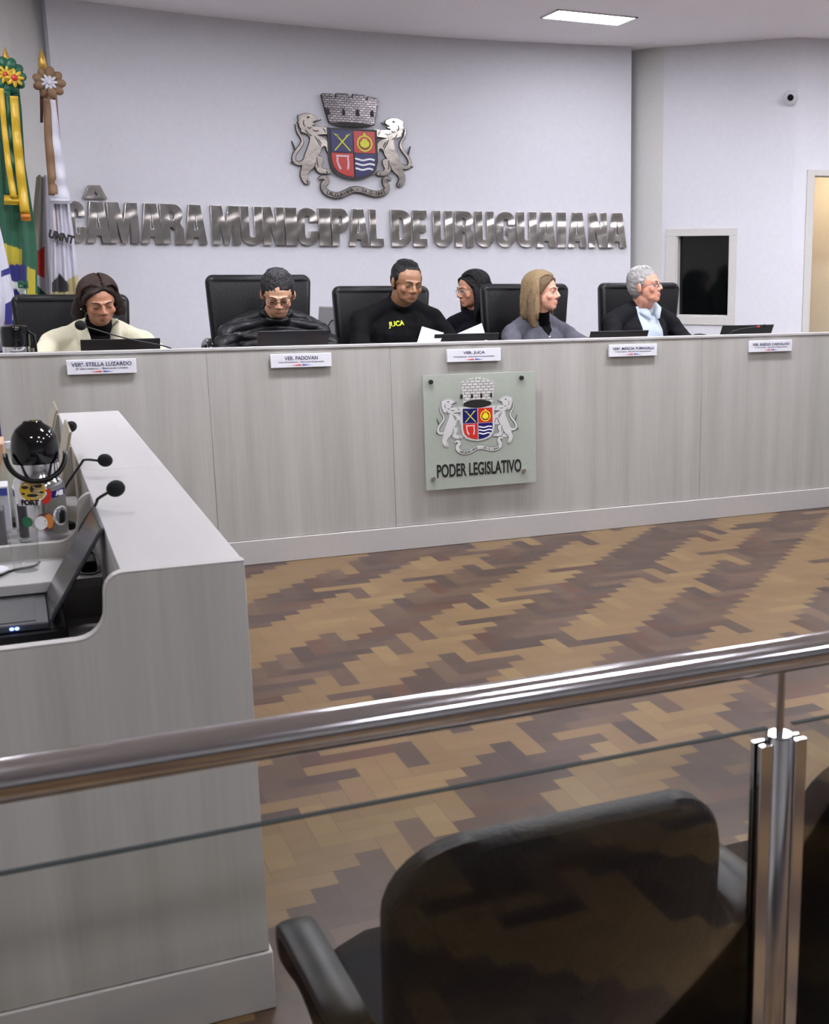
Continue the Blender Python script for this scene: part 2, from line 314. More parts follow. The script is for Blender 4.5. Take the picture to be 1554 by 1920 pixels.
# corridor beyond the doorway, with warm light
mb = MB(); dbox(mb, .0, 2.6, 0, 2.7, -1.25, -1.15); dbox(mb, .0, .04, 0, 2.7, -1.2, -.12); dbox(mb, 2.5, 2.6, 0, 2.7, -1.2, -.12)
struct(mb.build('wall_corridor', M['beige']))
mb = MB(); dbox(mb, .0, 2.6, 2.45, 2.5, -1.2, -.12); struct(mb.build('ceiling_corridor', M['ceil']))
t = empty('ceiling_light', dpt(.9, 2.44, -.65), 'warm lamp on the corridor ceiling beyond the doorway', 'lamp')
mb = MB(); dbox(mb, .7, 1.1, 2.42, 2.45, -.8, -.5); mb.build('diffuser', emit('warm_lamp', (1, .88, .72), 15), t)
e = dpt(2.6, 0); wall_poly('wall_right', [(e.x, e.y), (8.0, 6.5), (8.0, -6.2)], M['wall'])
wall_poly('wall_rear', [(8.0, -6.2), (-3.2, -6.2)], M['wallwarm'])
wall_poly('wall_left', [(-3.2, -6.2), (-3.2, 7.0), (-.5, 7.9), (.17, 8.66)], M['wallwarm'])
# dais
struct(MB().box((-3.1, 6.42, 0), (7.9, 9.6, DAIS)).build('floor_dais', mat('dais_carpet', s2l(150, 140, 130), .9)))
# ------------------------------------------------------------------ ceiling lights
lampmats = {}
def ceiling_light(x, y, k, label):
    t = empty('ceiling_light', (x, y, CEIL), label, 'ceiling light', 'rectangular led panels in the ceiling')
    f = MB(); fr = .014
    for a, b in (((-.3, -.15), (.3, -.15+fr)), ((-.3, .15-fr), (.3, .15)), ((-.3, -.15), (-.3+fr, .15)), ((.3-fr, -.15), (.3, .15))):
        f.box((x+a[0], y+a[1], CEIL-.008), (x+b[0], y+b[1], CEIL+.004))
    f.build('frame', M['white'], t)
    if k not in lampmats: lampmats[k] = emit('led_panel_%d' % round(k*100), (1, 1.0, 1.09), PANEL_STRENGTH*k)
    MB().box((x-.3+fr, y-.15+fr, CEIL-.005), (x+.3-fr, y+.15-fr, CEIL+.003)).build('diffuser', lampmats[k], t)
for i, (x, y, k) in enumerate(LAMPS):
    ceiling_light(x, y, k, 'bright rectangular led panel in the ceiling above the wall lettering' if i == 0 else 'led panel %s, %s' % (['over the left side of the room', 'over the middle of the room', 'over the right side of the room', 'beside the right wall'][0 if x < 0 else 1 if x < 2.5 else 2 if x < 5 else 3], {8: 'nearest the lettered wall', 7: 'behind the flags', 6: 'above the dais desk', 5: 'just in front of the dais desk', 4: 'over the floor, right', 3: 'over the open floor', 1: 'above the steel rail', -2: 'over the rearmost seats'}[round(y) if y > 5 or y < 0 else (1 if y < 1 else math.ceil(y))]))
# ------------------------------------------------------------------ long desk on the dais
DY = 6.345; DZ = 1.128; X0 = -.078; X1 = 5.06
t = empty('dais_desk', (2.5, DY, 0), 'long pale laminate council desk with five name plates along its front', 'desk')
seams = [X0, .879, 1.822, 3.75, X1]; 
for a, b in zip(seams[:-1], seams[1:]): MB().box((a+.0006, DY, .13), (b-.0006, DY+.025, DZ-.016)).build('front_panel', M['lam'], t, bevel=.001)
MB().box((X0, DY-.006, DZ-.016), (X1, DY+.05, DZ)).build('top_edge', M['lamh'], t, bevel=.003)
MB().box((X0-.01, DY-.016, 0), (X1+.01, DY+.02, .128)).build('plinth', M['plinth'], t, bevel=.003)
MB().box((X0, DY+.025, .96), (X1, DY+.5, .985)).build('worktop', M['lamh'], t, bevel=.003)
for x in (X0, X1-.03): MB().box((x, DY+.025, .27), (x+.03, DY+.5, .96)).build('end_panel', M['lam'], t)
# name plates
def name_plate(x, line1, line2, label):
    z = 1.054; w = .313; h = .07; yf = DY-.022
    t = MB().box((x-w/2, yf, z-h/2), (x+w/2, DY-.0085, z+h/2)).build('name_plate', M['white'], None, bevel=.002, loc=(x, DY, z-h/2))
    tag(t, label, 'name plate', 'name plates on the front of the long desk')
    tw = {0: .27}.get(0) if len(line1) > 13 else (.17 if len(line1) > 9 else .125)
    obj('name_lettering', stand(fit_text(line1, tw, .019, .001, .0004), (x, yf, z+.013), 0, .0006), M['ink'], t)
    obj('title_lettering', stand(fit_text(line2, .235, .0085, .001), (x, yf, z-.007), 0, .0006), M['ink'], t)
    MB().prism([(x-.05, z-.023), (x-.006, z-.018), (x-.002, z-.022), (x-.006, z-.026)], lambda a, b, d: (a, d, b), yf-.001, yf).build('red_stripe', M['rednote'], t)
    MB().prism([(x+.05, z-.023), (x+.006, z-.018), (x+.002, z-.022), (x+.006, z-.026)], lambda a, b, d: (a, d, b), yf-.001, yf).build('blue_stripe', M['bluenote'], t)
NP = [(.389, 'VERª. STELLA LUZARDO', '2ª Secretária - Bancada União', 'white name plate below the woman in the cream jacket, leftmost on the desk'),
      (1.346, 'VER. PADOVAN', 'Vice-Presidente - Bancada Federação', 'white name plate below the dark grey laptop and the man in the puffer jacket'),
      (2.29, 'VER. JUCA', 'Presidente - Bancada Progressistas', 'white name plate directly above the glass crest panel'),
      (3.273, 'VERª. MÁRCIA FUMAGALLI', '1ª Secretária - Bancada do Republicanos', 'white name plate between the glass crest panel and the old man'),
      (4.228, 'VER. EGÍDIO CARVALHO', '2º Secretário - Bancada Progressistas', 'white name plate at the far right end of the desk')]
for a in NP: name_plate(*a)
# ------------------------------------------------------------------ wall lettering (each letter is one object)
def arcpts(cx, cy, rx, ry, a0, a1, n=8): return [(cx+rx*math.cos(math.radians(a0+(a1-a0)*i/n)), cy+ry*math.sin(math.radians(a0+(a1-a0)*i/n))) for i in range(n+1)]
def glyph(c):
    if c == 'I': return [[(0, 0), (1, 0), (1, 1), (0, 1)]]
    if c == 'L': return [[(0, 0), (1, 0), (1, .2), (.46, .2), (.46, 1), (0, 1)]]
    if c == 'E': return [[(0, 0), (1, 0), (1, .21), (.47, .21), (.47, .4), (.92, .4), (.92, .6), (.47, .6), (.47, .79), (1, .79), (1, 1), (0, 1)]]
    if c == 'A': return [[(0, 0), (.34, 0), (.385, .18), (.615, .18), (.66, 0), (1, 0), (.77, 1), (.23, 1)], [(.42, .36), (.58, .36), (.5, .80)]]
    if c == 'M': return [[(0, 0), (.27, 0), (.27, .58), (.42, 0), (.58, 0), (.73, .58), (.73, 0), (1, 0), (1, 1), (.63, 1), (.5, .5), (.37, 1), (0, 1)]]
    if c == 'N': return [[(0, 0), (.35, 0), (.35, .5), (.6, 0), (1, 0), (1, 1), (.65, 1), (.65, .5), (.40, 1), (0, 1)]]
    if c == 'U': return [[(0, 1)]+arcpts(.5, .24, .5, .24, 180, 360, 14)+[(1, 1), (.63, 1)]+arcpts(.5, .26, .13, .07, 0, -180, 8)+[(.37, 1)]]
    if c in 'CG':
        o = arcpts(.5, .25, .5, .25, 180, 360, 14)
        if c == 'C': mid = [(1, .38), (.63, .38)]+arcpts(.5, .27, .13, .08, 0, -180, 8)
        else: mid = [(1, .54), (.54, .54), (.54, .36), (.63, .36)]+arcpts(.5, .27, .13, .08, 0, -180, 8)
        return [o+mid+arcpts(.5, .73, .13, .08, 180, 0, 8)+[(.63, .64), (1, .64)]+arcpts(.5, .75, .5, .25, 0, 180, 14)]
    if c == 'P': return [[(0, 0), (.42, 0), (.42, .37), (.55, .37)]+arcpts(.6, .685, .4, .315, -90, 90, 10)+[(0, 1)], [(.42, .56), (.52, .56)]+arcpts(.52, .685, .1, .125, -90, 90, 6)+[(.42, .81)]]
    if c == 'R': return [[(0, 0), (.38, 0), (.38, .42), (.5, .42), (.62, .34), (.62, 0), (1, 0), (1, .38), (.86, .51)]+arcpts(.6, .76, .4, .24, -45, 90, 8)+[(0, 1)], [(.38, .58), (.5, .58)]+arcpts(.5, .7, .12, .12, -90, 90, 6)+[(.38, .82)]]
    if c == 'D': return [[(0, 0), (.5, 0)]+arcpts(.5, .25, .5, .25, -90, 0, 7)+arcpts(.5, .75, .5, .25, 0, 90, 7)+[(0, 1)], [(.39, .2), (.5, .2)]+arcpts(.5, .32, .12, .12, -90, 0, 5)+arcpts(.5, .68, .12, .12, 0, 90, 5)+[(.39, .8)]]
LET = [('C', 129, 160), ('A', 161, 206), ('M', 203, 260), ('A', 264, 305), ('R', 302, 344), ('A', 347, 387),
       ('M', 397, 450), ('U', 452, 493), ('N', 493, 533), ('I', 535, 557), ('C', 557, 596), ('I', 598, 620), ('P', 622, 655), ('A', 654, 691), ('L', 694, 719),
       ('D', 734, 771), ('E', 775, 801), ('U', 813, 849), ('R', 854, 888), ('U', 892, 927), ('G', 931, 967), ('U', 970, 1007), ('A', 1007, 1043), ('I', 1046, 1062), ('A', 1066, 1101), ('N', 1105, 1139), ('A', 1140, 1176)]
ZB, ZT = 1.690, 1.953
words = ['first word CÂMARA']*6+['second word MUNICIPAL']*9+['short word DE']*2+['last word URUGUAIANA']*10
wi = [0, 1, 2, 3, 4, 5, 0, 1, 2, 3, 4, 5, 6, 7, 8, 0, 1]+list(range(10))
ORD = ['first', 'second', 'third', 'fourth', 'fifth', 'sixth', 'seventh', 'eighth', 'ninth', 'tenth']
for k, (c, u0, u1) in enumerate(LET):
    pa, pb = wall_hit(u0, 430, AR-.04), wall_hit(u1, 430, AR-.04); cx = (pa.x+pb.x)/2; ang = arc_ang(cx); wd = (Vector((pb.x, pb.y))-Vector((pa.x, pa.y))).length*.985; H = ZT-ZB
    loops = [[((x-.5)*wd, y*H) for x, y in lp] for lp in glyph(c)]
    me = curve_mesh(loops, .03, .0015); o_ = Vector((cx, arc(cx, AR-.022), ZB)); stand(me, o_, ang, 0)
    t = obj('wall_letter', me, M['letter']); recenter(t, o_)
    disp = 'Â' if k == 1 else c
    tag(t, 'steel letter %s, %s letter of the %s on the wall' % (disp, ORD[wi[k]], words[k]), 'letter', 'steel letters on the back wall')
    if k == 1:
        me = curve_mesh([[(-.075, 0), (-.04, 0), (0, .0), (.04, 0), (.075, 0), (.035, .085), (-.035, .085)], [(-.022, .018), (.022, .018), (0, .05)]], .03, .001)
        obj('circumflex', stand(me, o_+Vector((.0, 0, H+.02)), ang, 0), M['letter'], t)
# ------------------------------------------------------------------ coat of arms, drawn in metres about the shield centre
def D(X, Y): x = (X-775)/1400; return (x, (650-Y)/1506+.043*x)
LION = [(425, 338), (434, 362), (415, 378), (380, 392), (398, 402), (418, 400), (408, 416), (384, 418), (376, 434), (440, 432), (490, 446), (515, 436), (560, 442), (560, 512), (470, 516), (410, 522), (450, 532), (505, 562), (535, 620), (552, 700), (545, 722), (515, 700), (508, 640), (482, 630), (460, 655), (448, 700), (420, 742), (448, 738), (474, 756), (470, 800), (446, 846), (480, 872), (520, 872), (542, 898), (535, 918), (490, 918), (440, 916), (402, 890), (392, 838), (362, 866), (322, 900), (302, 936), (318, 980), (332, 1000), (322, 1026), (284, 1024), (254, 984), (236, 920), (258, 858), (268, 800), (290, 730), (312, 680), (344, 600), (356, 550), (330, 512), (300, 502), (262, 486), (272, 470), (248, 430), (256, 412), (232, 396), (252, 384), (242, 326), (262, 322), (300, 306), (350, 303), (400, 322)]
def sm(pts, closed=True, k=2):
    pts = list(pts)
    for _ in range(k):
        q = []; n = len(pts)
        for i in range(n if closed else n-1):
            a, b = pts[i], pts[(i+1) % n]; q += [(a[0]*.75+b[0]*.25, a[1]*.75+b[1]*.25), (a[0]*.25+b[0]*.75, a[1]*.25+b[1]*.75)]
        pts = q if closed else [pts[0]]+q+[pts[-1]]
    return pts
def stroke(path, wds):
    L_, R_ = [], []; n = len(path)
    wds = wds if hasattr(wds, '__len__') else [wds]*n
    for i, p in enumerate(path):
        a = Vector(path[max(i-1, 0)]); b = Vector(path[min(i+1, n-1)]); tt = (b-a); tt = tt.normalized() if tt.length else Vector((1, 0)); nn = Vector((-tt.y, tt.x))*wds[i]/2
        L_.append((p[0]+nn.x, p[1]+nn.y)); R_.append((p[0]-nn.x, p[1]-nn.y))
    return L_+R_[::-1]
def crest(name, sc, place, label, glossy, arched):
    """place(mesh, layer offset) puts a flat drawing on its surface"""
    t = empty(name, place(None, 0), label, 'coat of arms')
    body = M['crestmetal'] if glossy else M['crestwhite']; line = M['line'] if glossy else M['greyline']
    def part(nm, loops, m, d, off, parent, mirror=False, offset=0):
        lp = [[((-x if mirror else x)*sc, y*sc) for x, y in l] for l in loops]
        return obj(nm, place(curve_mesh(lp, d*sc*(1 if glossy else .12), 0, offset*sc), off*sc), m, parent)
    def S(path, wds, closed=False): return [D(*p) for p in stroke(sm(path, False, 1), wds)] if False else stroke([D(*p) for p in sm(path, False, 1)], wds)
    # shield
    sh = [(522, 458), (1028, 462), (1028, 800), (1008, 880), (950, 940), (870, 968), (790, 978), (710, 966), (630, 930), (575, 870), (552, 800), (540, 690)]
    shm = [(-(.18), .128), (.18, .128), (.18, -.09), (.165, -.15), (.13, -.19), (.07, -.212), (0, -.222), (-.07, -.212), (-.13, -.19), (-.165, -.15), (-.18, -.09)]
    shield = part('shield', [shm], line if glossy else M['crestwhite'], .02, .02, t)
    def inset(q, m, nm): return part(nm, [q], m, .004, .034, shield)
    q1 = [(-.158, .112), (-.002, .112), (-.002, -.036), (-.158, -.036)]; q2 = [(.006, .112), (.16, .112), (.16, -.036), (.006, -.036)]
    q3 = [(-.158, -.042), (-.002, -.042), (-.002, -.206), (-.06, -.197), (-.112, -.175), (-.146, -.138), (-.158, -.09)]
    q4 = [(.006, -.042), (.16, -.042), (.16, -.09), (.147, -.138), (.115, -.175), (.064, -.197), (.006, -.206)]
    a = inset(q1, M['navy'], 'blue_quarter'); b = inset(q2, M['red'], 'red_quarter'); c = inset(q3, M['red'], 'red_quarter'); d = inset(q4, M['navy'], 'blue_quarter')
    def deco(nm, loops, m, z=.038, dd=.004): return part(nm, loops, m, dd, z, shield)
    for s in (1, -1):
        sp = [(-.078-s*.056, -.026), (-.078+s*.04, .078)]
        deco('crossed_lance', [stroke(sp, .008), [(-.078+s*.03, .083), (-.078+s*.028, .062), (-.078+s*.04, .07), (-.078+s*.05, .078), (-.078+s*.062, .094), (-.078+s*.044, .084)]], M['yellow'])
    cx, cy = .084, .03
    deco('wreath_emblem', [arcpts(cx, cy, .056, .056, 0, 350, 28), arcpts(cx, cy, .046, .046, 0, 350, 28)], M['yellow'])
    deco('wreath_emblem', [[(cx-.03, cy-.02), (cx-.034, cy+.004), (cx-.02, cy+.018), (cx-.012, cy+.034), (cx, cy+.03), (cx+.012, cy+.034), (cx+.02, cy+.018), (cx+.034, cy+.004), (cx+.03, cy-.02), (cx, cy-.032)]], M['yellow'])
    deco('wreath_emblem', [arcpts(cx, cy+.062, .009, .009, 0, 330, 10)], M['yellow'])
    for kk in range(8):
        aa = math.radians(180+20+kk*20); deco('wreath_leaf', [arcpts(cx+.040*math.cos(aa), cy+.040*math.sin(aa), .0055, .0045, 0, 320, 7)], M['line'])
    # broken chain
    ch = [(-.118, -.062), (-.099, -.062), (-.08, -.062), (-.061, -.062), (-.042, -.062)]
    ch += [(-.118, -.08), (-.119, -.098), (-.114, -.116), (-.108, -.132), (-.1, -.146), (-.042, -.08), (-.04, -.098), (-.04, -.116), (-.042, -.132), (-.044, -.146)]
    for i, (x, y) in enumerate(ch):
        r1, r2 = (.0105, .0065) if i < 5 else (.0065, .0095)
        deco('chain_link', [arcpts(x, y, r1, r2, 0, 340, 12), arcpts(x, y, r1*.55, r2*.5, 0, 340, 10)], M['wenamel'])
    for y in (-.082, -.115, -.148):
        k = .152 if y > -.14 else .138
        pth = [(.01+(k-.01)*i/16, y+.005*math.cos(i/16*2*PI*1.3)) for i in range(17)]
        deco('wave_stripe', [stroke(pth, .012)], M['wenamel'])
    # crown
    if not arched: cp = [(-.205, .345), (-.195, .352), (-.13, .353), (-.123, .328), (-.105, .328), (-.1, .358), (-.02, .36), (-.015, .334), (.015, .334), (.02, .36), (.1, .356), (.105, .328), (.123, .326), (.13, .35), (.188, .34), (.198, .33), (.176, .22), (.165, .165), (.1, .155), (0, .15), (-.1, .155), (-.16, .168), (-.18, .24)]
    else: cp = [(-.16, .35), (-.13, .36), (-.125, .335), (-.1, .335), (-.098, .372), (-.04, .385), (-.036, .35), (-.012, .352), (-.01, .388), (.04, .388), (.044, .352), (.066, .35), (.07, .38), (.125, .362), (.124, .33), (.146, .33), (.15, .355), (.182, .34), (.155, .2), (.15, .16), (0, .15), (-.14, .16), (-.13, .21)]
    if arched: cp = [(x*1.05, .15+(y-.15)*1.12) for x, y in cp]
    crown = part('crown', [cp], M['crownbrick'] if glossy else M['crownpale'], .014, .014, t)
    part('crown_outline', [cp], line if glossy else M['crestwhite'], .012, .006, crown, offset=.006)
    part('crown_opening', [arcpts(0, .156, .15, .014 if not arched else .042, 0, 350, 30)], M['blackink'], .004, .026, crown)
    for x in (-.168, -.055, .045, .15):
        part('crown_window', [[(x-.012, .215), (x+.012, .215), (x+.012, .25), (x, .262), (x-.012, .25)]], M['blackink'], .004, .025, crown)
    # lions
    for mir in (False, True):
        lp = [D(*p) for p in sm(LION, True, 1)]
        L = part('lion', [lp], body, .012, .016, t, mir)
        part('lion_outline', [lp], line, .01, .008, L, mir, offset=.0035)
        if not glossy: part('lion_border', [lp], M['crestwhite'], .004, .003, L, mir, offset=.008)
        tail = [(285, 792), (250, 812), (205, 806), (180, 770), (192, 716), (226, 670), (264, 625), (280, 580), (262, 530), (236, 496), (226, 452), (222, 412)]
        n = len(sm(tail, False, 1)); part('tail', [S(tail, [.028*(1-.75*i/n) for i in range(n)])], body, .01, .014, L, mir)
        part('tail_outline', [S(tail, [.038*(1-.6*i/n) for i in range(n)])], line, .008, .007, L, mir)
        for tf in ([(205, 700), (195, 650), (172, 582)], [(235, 825), (195, 812), (150, 795)]):
            n = len(sm(tf, False, 1)); part('tail_tuft', [S(tf, [.016*(1-.8*i/n)+.002 for i in range(n)])], line, .008, .01, L, mir)
        part('tongue', [S([(392, 392), (425, 384), (472, 366)], .007)], line, .006, .012, L, mir)
        for q in ([(312, 470), (330, 510), (372, 532)], [(380, 470), (410, 486), (440, 476)], [(400, 530), (430, 590), (455, 640)], [(410, 745), (408, 800), (420, 850)], [(362, 866), (384, 846), (396, 800)], [(300, 370), (290, 410), (310, 440)], [(330, 440), (352, 460), (368, 440)], [(430, 560), (450, 590), (462, 620)], [(500, 885), (505, 912), (510, 915)], [(480, 455), (500, 470), (505, 500)], [(300, 985), (306, 1005), (304, 1020)]):
            n = len(sm(q, False, 1)); part('fur_line', [S(q, [.0055*math.sin(PI*(i+.6)/(n+.2))+.001 for i in range(n)])], line, .003, .023, L, mir)
        part('eye', [[D(*p) for p in ((325, 345), (345, 335), (362, 340), (345, 355))]], M['blackink'], .003, .0235, L, mir)
    # ribbon
    rb = [(420, 972), (452, 952), (492, 960), (500, 1000), (462, 1030), (466, 1085), (520, 1130), (610, 1150), (690, 1118), (760, 1082), (850, 1088), (930, 1124), (1020, 1142), (1100, 1118), (1122, 1070), (1092, 1020), (1092, 980), (1120, 965), (1160, 992)]
    n = len(sm(rb, False, 1)); wv = [.012+.026*min(1, min(i, n-1-i)/7) for i in range(n)]
    R = part('ribbon', [S(rb, wv)], body, .01, .014, t); part('ribbon_outline', [S(rb, [x+.009 for x in wv])], line, .008, .007, R)
    path = [D(*p) for p in sm(rb, False, 2)]; dist = [0]
    for i in range(1, len(path)): dist.append(dist[-1]+(Vector(path[i])-Vector(path[i-1])).length)
    txt = 'URUGUAIANA - 24-2-1843'; s0, s1 = dist[-1]*.235, dist[-1]*.79
    for i, chh in enumerate(txt):
        if chh == ' ': continue
        s = s0+(s1-s0)*i/(len(txt)-1); k = max(j for j in range(len(dist)) if dist[j] <= s); f = (s-dist[k])/(dist[k+1]-dist[k]); p = Vector(path[k]).lerp(Vector(path[k+1]), f); dr = (Vector(path[k+1])-Vector(path[k])).normalized()
        me = text_mesh(chh, .034*sc, .0008*sc, 1, .0006*sc); me.transform(Matrix.Translation((p.x*sc, p.y*sc, 0))@Matrix.Rotation(math.atan2(dr.y, dr.x), 4, 'Z'))
        obj('ribbon_character', place(me, .021*sc), line if glossy else M['blackink'], R)
    return t
M['crestmetal'] = mat('crest_steel', (.29, .265, .235), .22, .9, bump=.35, bscale=8); M['crestwhite'] = mat('crest_pale_enamel', s2l(190, 190, 188), .5); M['greyline'] = mat('grey_outline', s2l(70, 70, 74), .5)
def brick(name, c1, c2, mortar, metal):
    m = bpy.data.materials.new(name); m.use_nodes = True; nt = m.node_tree; b = nt.nodes['Principled BSDF']; tc = nt.nodes.new('ShaderNodeTexCoord'); mp = nt.nodes.new('ShaderNodeMapping'); mp.inputs['Rotation'].default_value = (PI/2, 0, 0)
    br = nt.nodes.new('ShaderNodeTexBrick'); br.inputs['Scale'].default_value = 16; br.inputs['Color1'].default_value = (*c1, 1); br.inputs['Color2'].default_value = (*c2, 1); br.inputs['Mortar'].default_value = (*mortar, 1); br.inputs['Mortar Size'].default_value = .035
    nt.links.new(tc.outputs['Object'], mp.inputs[0]); nt.links.new(mp.outputs[0], br.inputs['Vector']); nt.links.new(br.outputs[0], b.inputs['Base Color']); b.inputs['Metallic'].default_value = metal; b.inputs['Roughness'].default_value = .25
    return m
M['crownbrick'] = brick('crown_brick_steel', s2l(100, 95, 96), s2l(126, 120, 120), s2l(30, 28, 34), .6); M['crownpale'] = brick('crown_brick_pale', s2l(186, 184, 180), s2l(200, 198, 194), s2l(120, 118, 116), 0)
sc_c = wall_hit(520+775/5.55, 160+650/5.55, AR-.02); cang = arc_ang(sc_c.x)
def place_wall(me, off):
    o_ = Vector((sc_c.x, arc(sc_c.x), sc_c.z)); n = Matrix.Rotation(cang, 3, 'Z')@Vector((0, -1, 0))
    if me is None: return o_+Vector((0, 0, 0))
    return stand(me, o_+n*.022, cang, off)
crest('coat_of_arms', 1.02, place_wall, 'steel coat of arms with two lions and crown above the wall lettering', True, False)
# glass crest panel on the desk front
pc = PYp(892, 808, DY-.03); gx = 2.312; gz = .642
t = empty('glass_crest_panel', (gx, DY, gz-.315), 'square frosted glass panel with small crest and PODER LEGISLATIVO lettering', 'sign')
MB().box((gx-.328, DY-.05, gz-.315), (gx+.328, DY-.042, gz+.315)).build('glass_plate', M['frost'], t, bevel=.001)
for q in ((807, 716), (977, 708), (812, 897), (981, 882)):
    p = PYp(*q, DY-.05); s = MB(); s.tube([(p.x, DY-.064, p.z), (p.x, DY, p.z)], .0115, 16); s.build('standoff_bolt', M['steel'] if q[1] > 800 else M['black'], t, smooth='auto')
p0 = PYp(819, 883, DY-.05); p1 = PYp(977, 873, DY-.05)
me = fit_text('PODER LEGISLATIVO', p1.x-p0.x, .073, .002, .0015); obj('panel_lettering', stand(me, ((p0.x+p1.x)/2, DY-.05, (p0.z+p1.z)/2), 0, .0015), M['blackink'], t)
scp = PYp(895.5, 786, DY-.055)
def place_plate(me, off):
    if me is None: return Vector((scp.x, DY-.05, scp.z))
    return stand(me, Vector((scp.x, DY-.051, scp.z)), 0, off*.2)
cr = crest('crest_print', .545, place_plate, None, False, True)
for k in ('label', 'category'):
    if k in cr: del cr[k]
for ch in list(cr.children): ch.parent = t; ch.matrix_parent_inverse = wm(t).inverted()
bpy.data.objects.remove(cr)
# ------------------------------------------------------------------ councillors' bench on the left
BX = .366; BY0, BY1 = 2.325, 5.19; LZ = .958; LOW = .838; XI = .145
t = empty('council_bench', (0, 3.7, 0), 'long pale laminate council bench with raised front ledge, running away on the left', 'desk')
def sprof(xl, zb, top=LZ, xr=None):
    xr = xr or BX; pts = [(xl, zb), (xr, zb), (xr, top)]
    pts += [(.150, top)]+[(.150-.036*math.sin(math.radians(a)), top-.036*(1-math.cos(math.radians(a)))) for a in range(15, 91, 15)]
    pts += [(.112, LOW+.055)]+[(.112-.052*(1-math.cos(math.radians(a))), LOW+.055-.055*math.sin(math.radians(a))) for a in range(15, 91, 15)]
    return pts+[(xl, LOW-.004)]
MB().prism(sprof(-.72, .132), lambda a, b, d: (a, d, b), BY0, BY0+.025).build('side_panel', M['lam'], t, bevel=.0015)
edge = MB(); pr = sprof(-.72, .132)[2:]
poly = []
for i, (x, z) in enumerate(pr):
    a = Vector(pr[max(i-1, 0)]); b = Vector(pr[min(i+1, len(pr)-1)]); n = (b-a).normalized(); n = Vector((n.y, -n.x)); poly.append((x+n.x*.0025, z+n.y*.0025))
edge.prism(pr+poly[::-1], lambda a, b, d: (a, d, b), BY0-.001, BY0+.026).build('edge_band', M['plinth'], t)
MB().box((-.73, BY0-.006, 0), (BX+.006, BY0+.03, .13)).box((BX-.02, BY0+.03, 0), (BX+.006, BY1, .13)).build('plinth', M['plinth'], t, bevel=.003)
MB().box((BX-.025, BY0+.025, .13), (BX-.002, BY1, LZ-.026)).build('front_board', M['lam'], t)
for a, b in ((BY0+.0255, 3.62), (3.622, BY1)): MB().box((XI, a, LZ-.026), (BX, b, LZ)).build('ledge', M['lamh'], t, bevel=.0025)
MB().box((XI, BY0+.026, .70), (XI+.02, BY1, LZ-.026)).build('inner_board', M['lam'], t)
for y in (3.25, 4.18, 5.16): MB().prism(sprof(-.6, .132 if y > 5 else .3, LZ-.001, .1515), lambda a, b, d: (a, d, b), y, y+.025).build('divider', M['lam'], t, bevel=.0015)
MB().box((-.6, BY0+.026, .68), (XI, 3.0, .71)).build('lower_worktop', M['lamh'], t, bevel=.002)
MB().box((-.6, 3.0, .68), (XI, 3.02, .799)).build('step_board', M['lam'], t)
MB().box((-.6, 2.99, .775), (XI, 3.25, .80)).box((-.6, 3.276, .775), (XI, 4.18, .80)).box((-.6, 4.206, .775), (XI, 5.15, .80)).build('worktop', M['lamh'], t, bevel=.002)
# laptops -------------------------------------------------------------
def laptop(loc, rz, w, d, h, tilt, back, screen, label, base_h=.016, group=None):
    """hinge line centred on loc, keyboard towards local -Y, lid leaning back by tilt from upright towards +Y"""
    t = empty('laptop', loc, label, 'laptop', group, rz)
    R = Matrix.Rotation(-tilt, 3, 'X')
    o = MB().box((-w/2, -d, 0), (w/2, 0, base_h)).build('base', M['lid'], None, bevel=.003); o.parent = t
    o2 = MB().box((-w/2+.02, -d+.09, base_h), (w/2-.02, -.025, base_h+.0015)).build('keyboard', M['black'], None); o2.parent = t
    l = MB().box((-w/2, 0, 0), (w/2, .006, h), R).build('lid', back, None, bevel=.002); l.parent = t; l.location = (0, 0, base_h)
    s = MB().box((-w/2+.006, -.0015, .012), (w/2-.006, 0, h-.008), R).build('screen', screen, None); s.parent = l
    return t
lean = math.atan2(.125, .201)
laptop((.020, 2.87, .757), -PI/2, .27, .21, .228, lean, M['lid'], M['screen'], 'open laptop with dark metallic screen on the nearest place of the left bench')
t = empty('cooling_stand', (-.06, 2.87, .71), 'black laptop cooling stand with two blue lights on the left bench', 'laptop stand')
MB().box((-.21, 2.73, .712), (.055, 3.0-.012, .756)).build('body', M['plastic'], t, bevel=.006)
for x in (-.003, .006, ): pass
for q in ((22, 1180), (32, 1179)):
    p = PYp(*q, 2.728); MB().sphere((p.x, 2.7285, p.z), (.004, .002, .003)).build('blue_light', emit('blue_led', (.1, .25, 1), 12) if 'blue_led' not in bpy.data.materials else bpy.data.materials['blue_led'], t)
laptop((.072, 3.86, .801), -PI/2, .33, .21, .25, math.radians(13), M['champagne'], M['champagne'], 'open pale champagne laptop behind the steel thermos on the left bench')  # the screen's cream reflection is put into this material's colour
laptop((.05, 4.62, .801), -PI/2, .33, .22, .24, math.radians(17), M['champagne'], M['champagne'], 'farthest open laptop with tan screen at the end of the left bench')
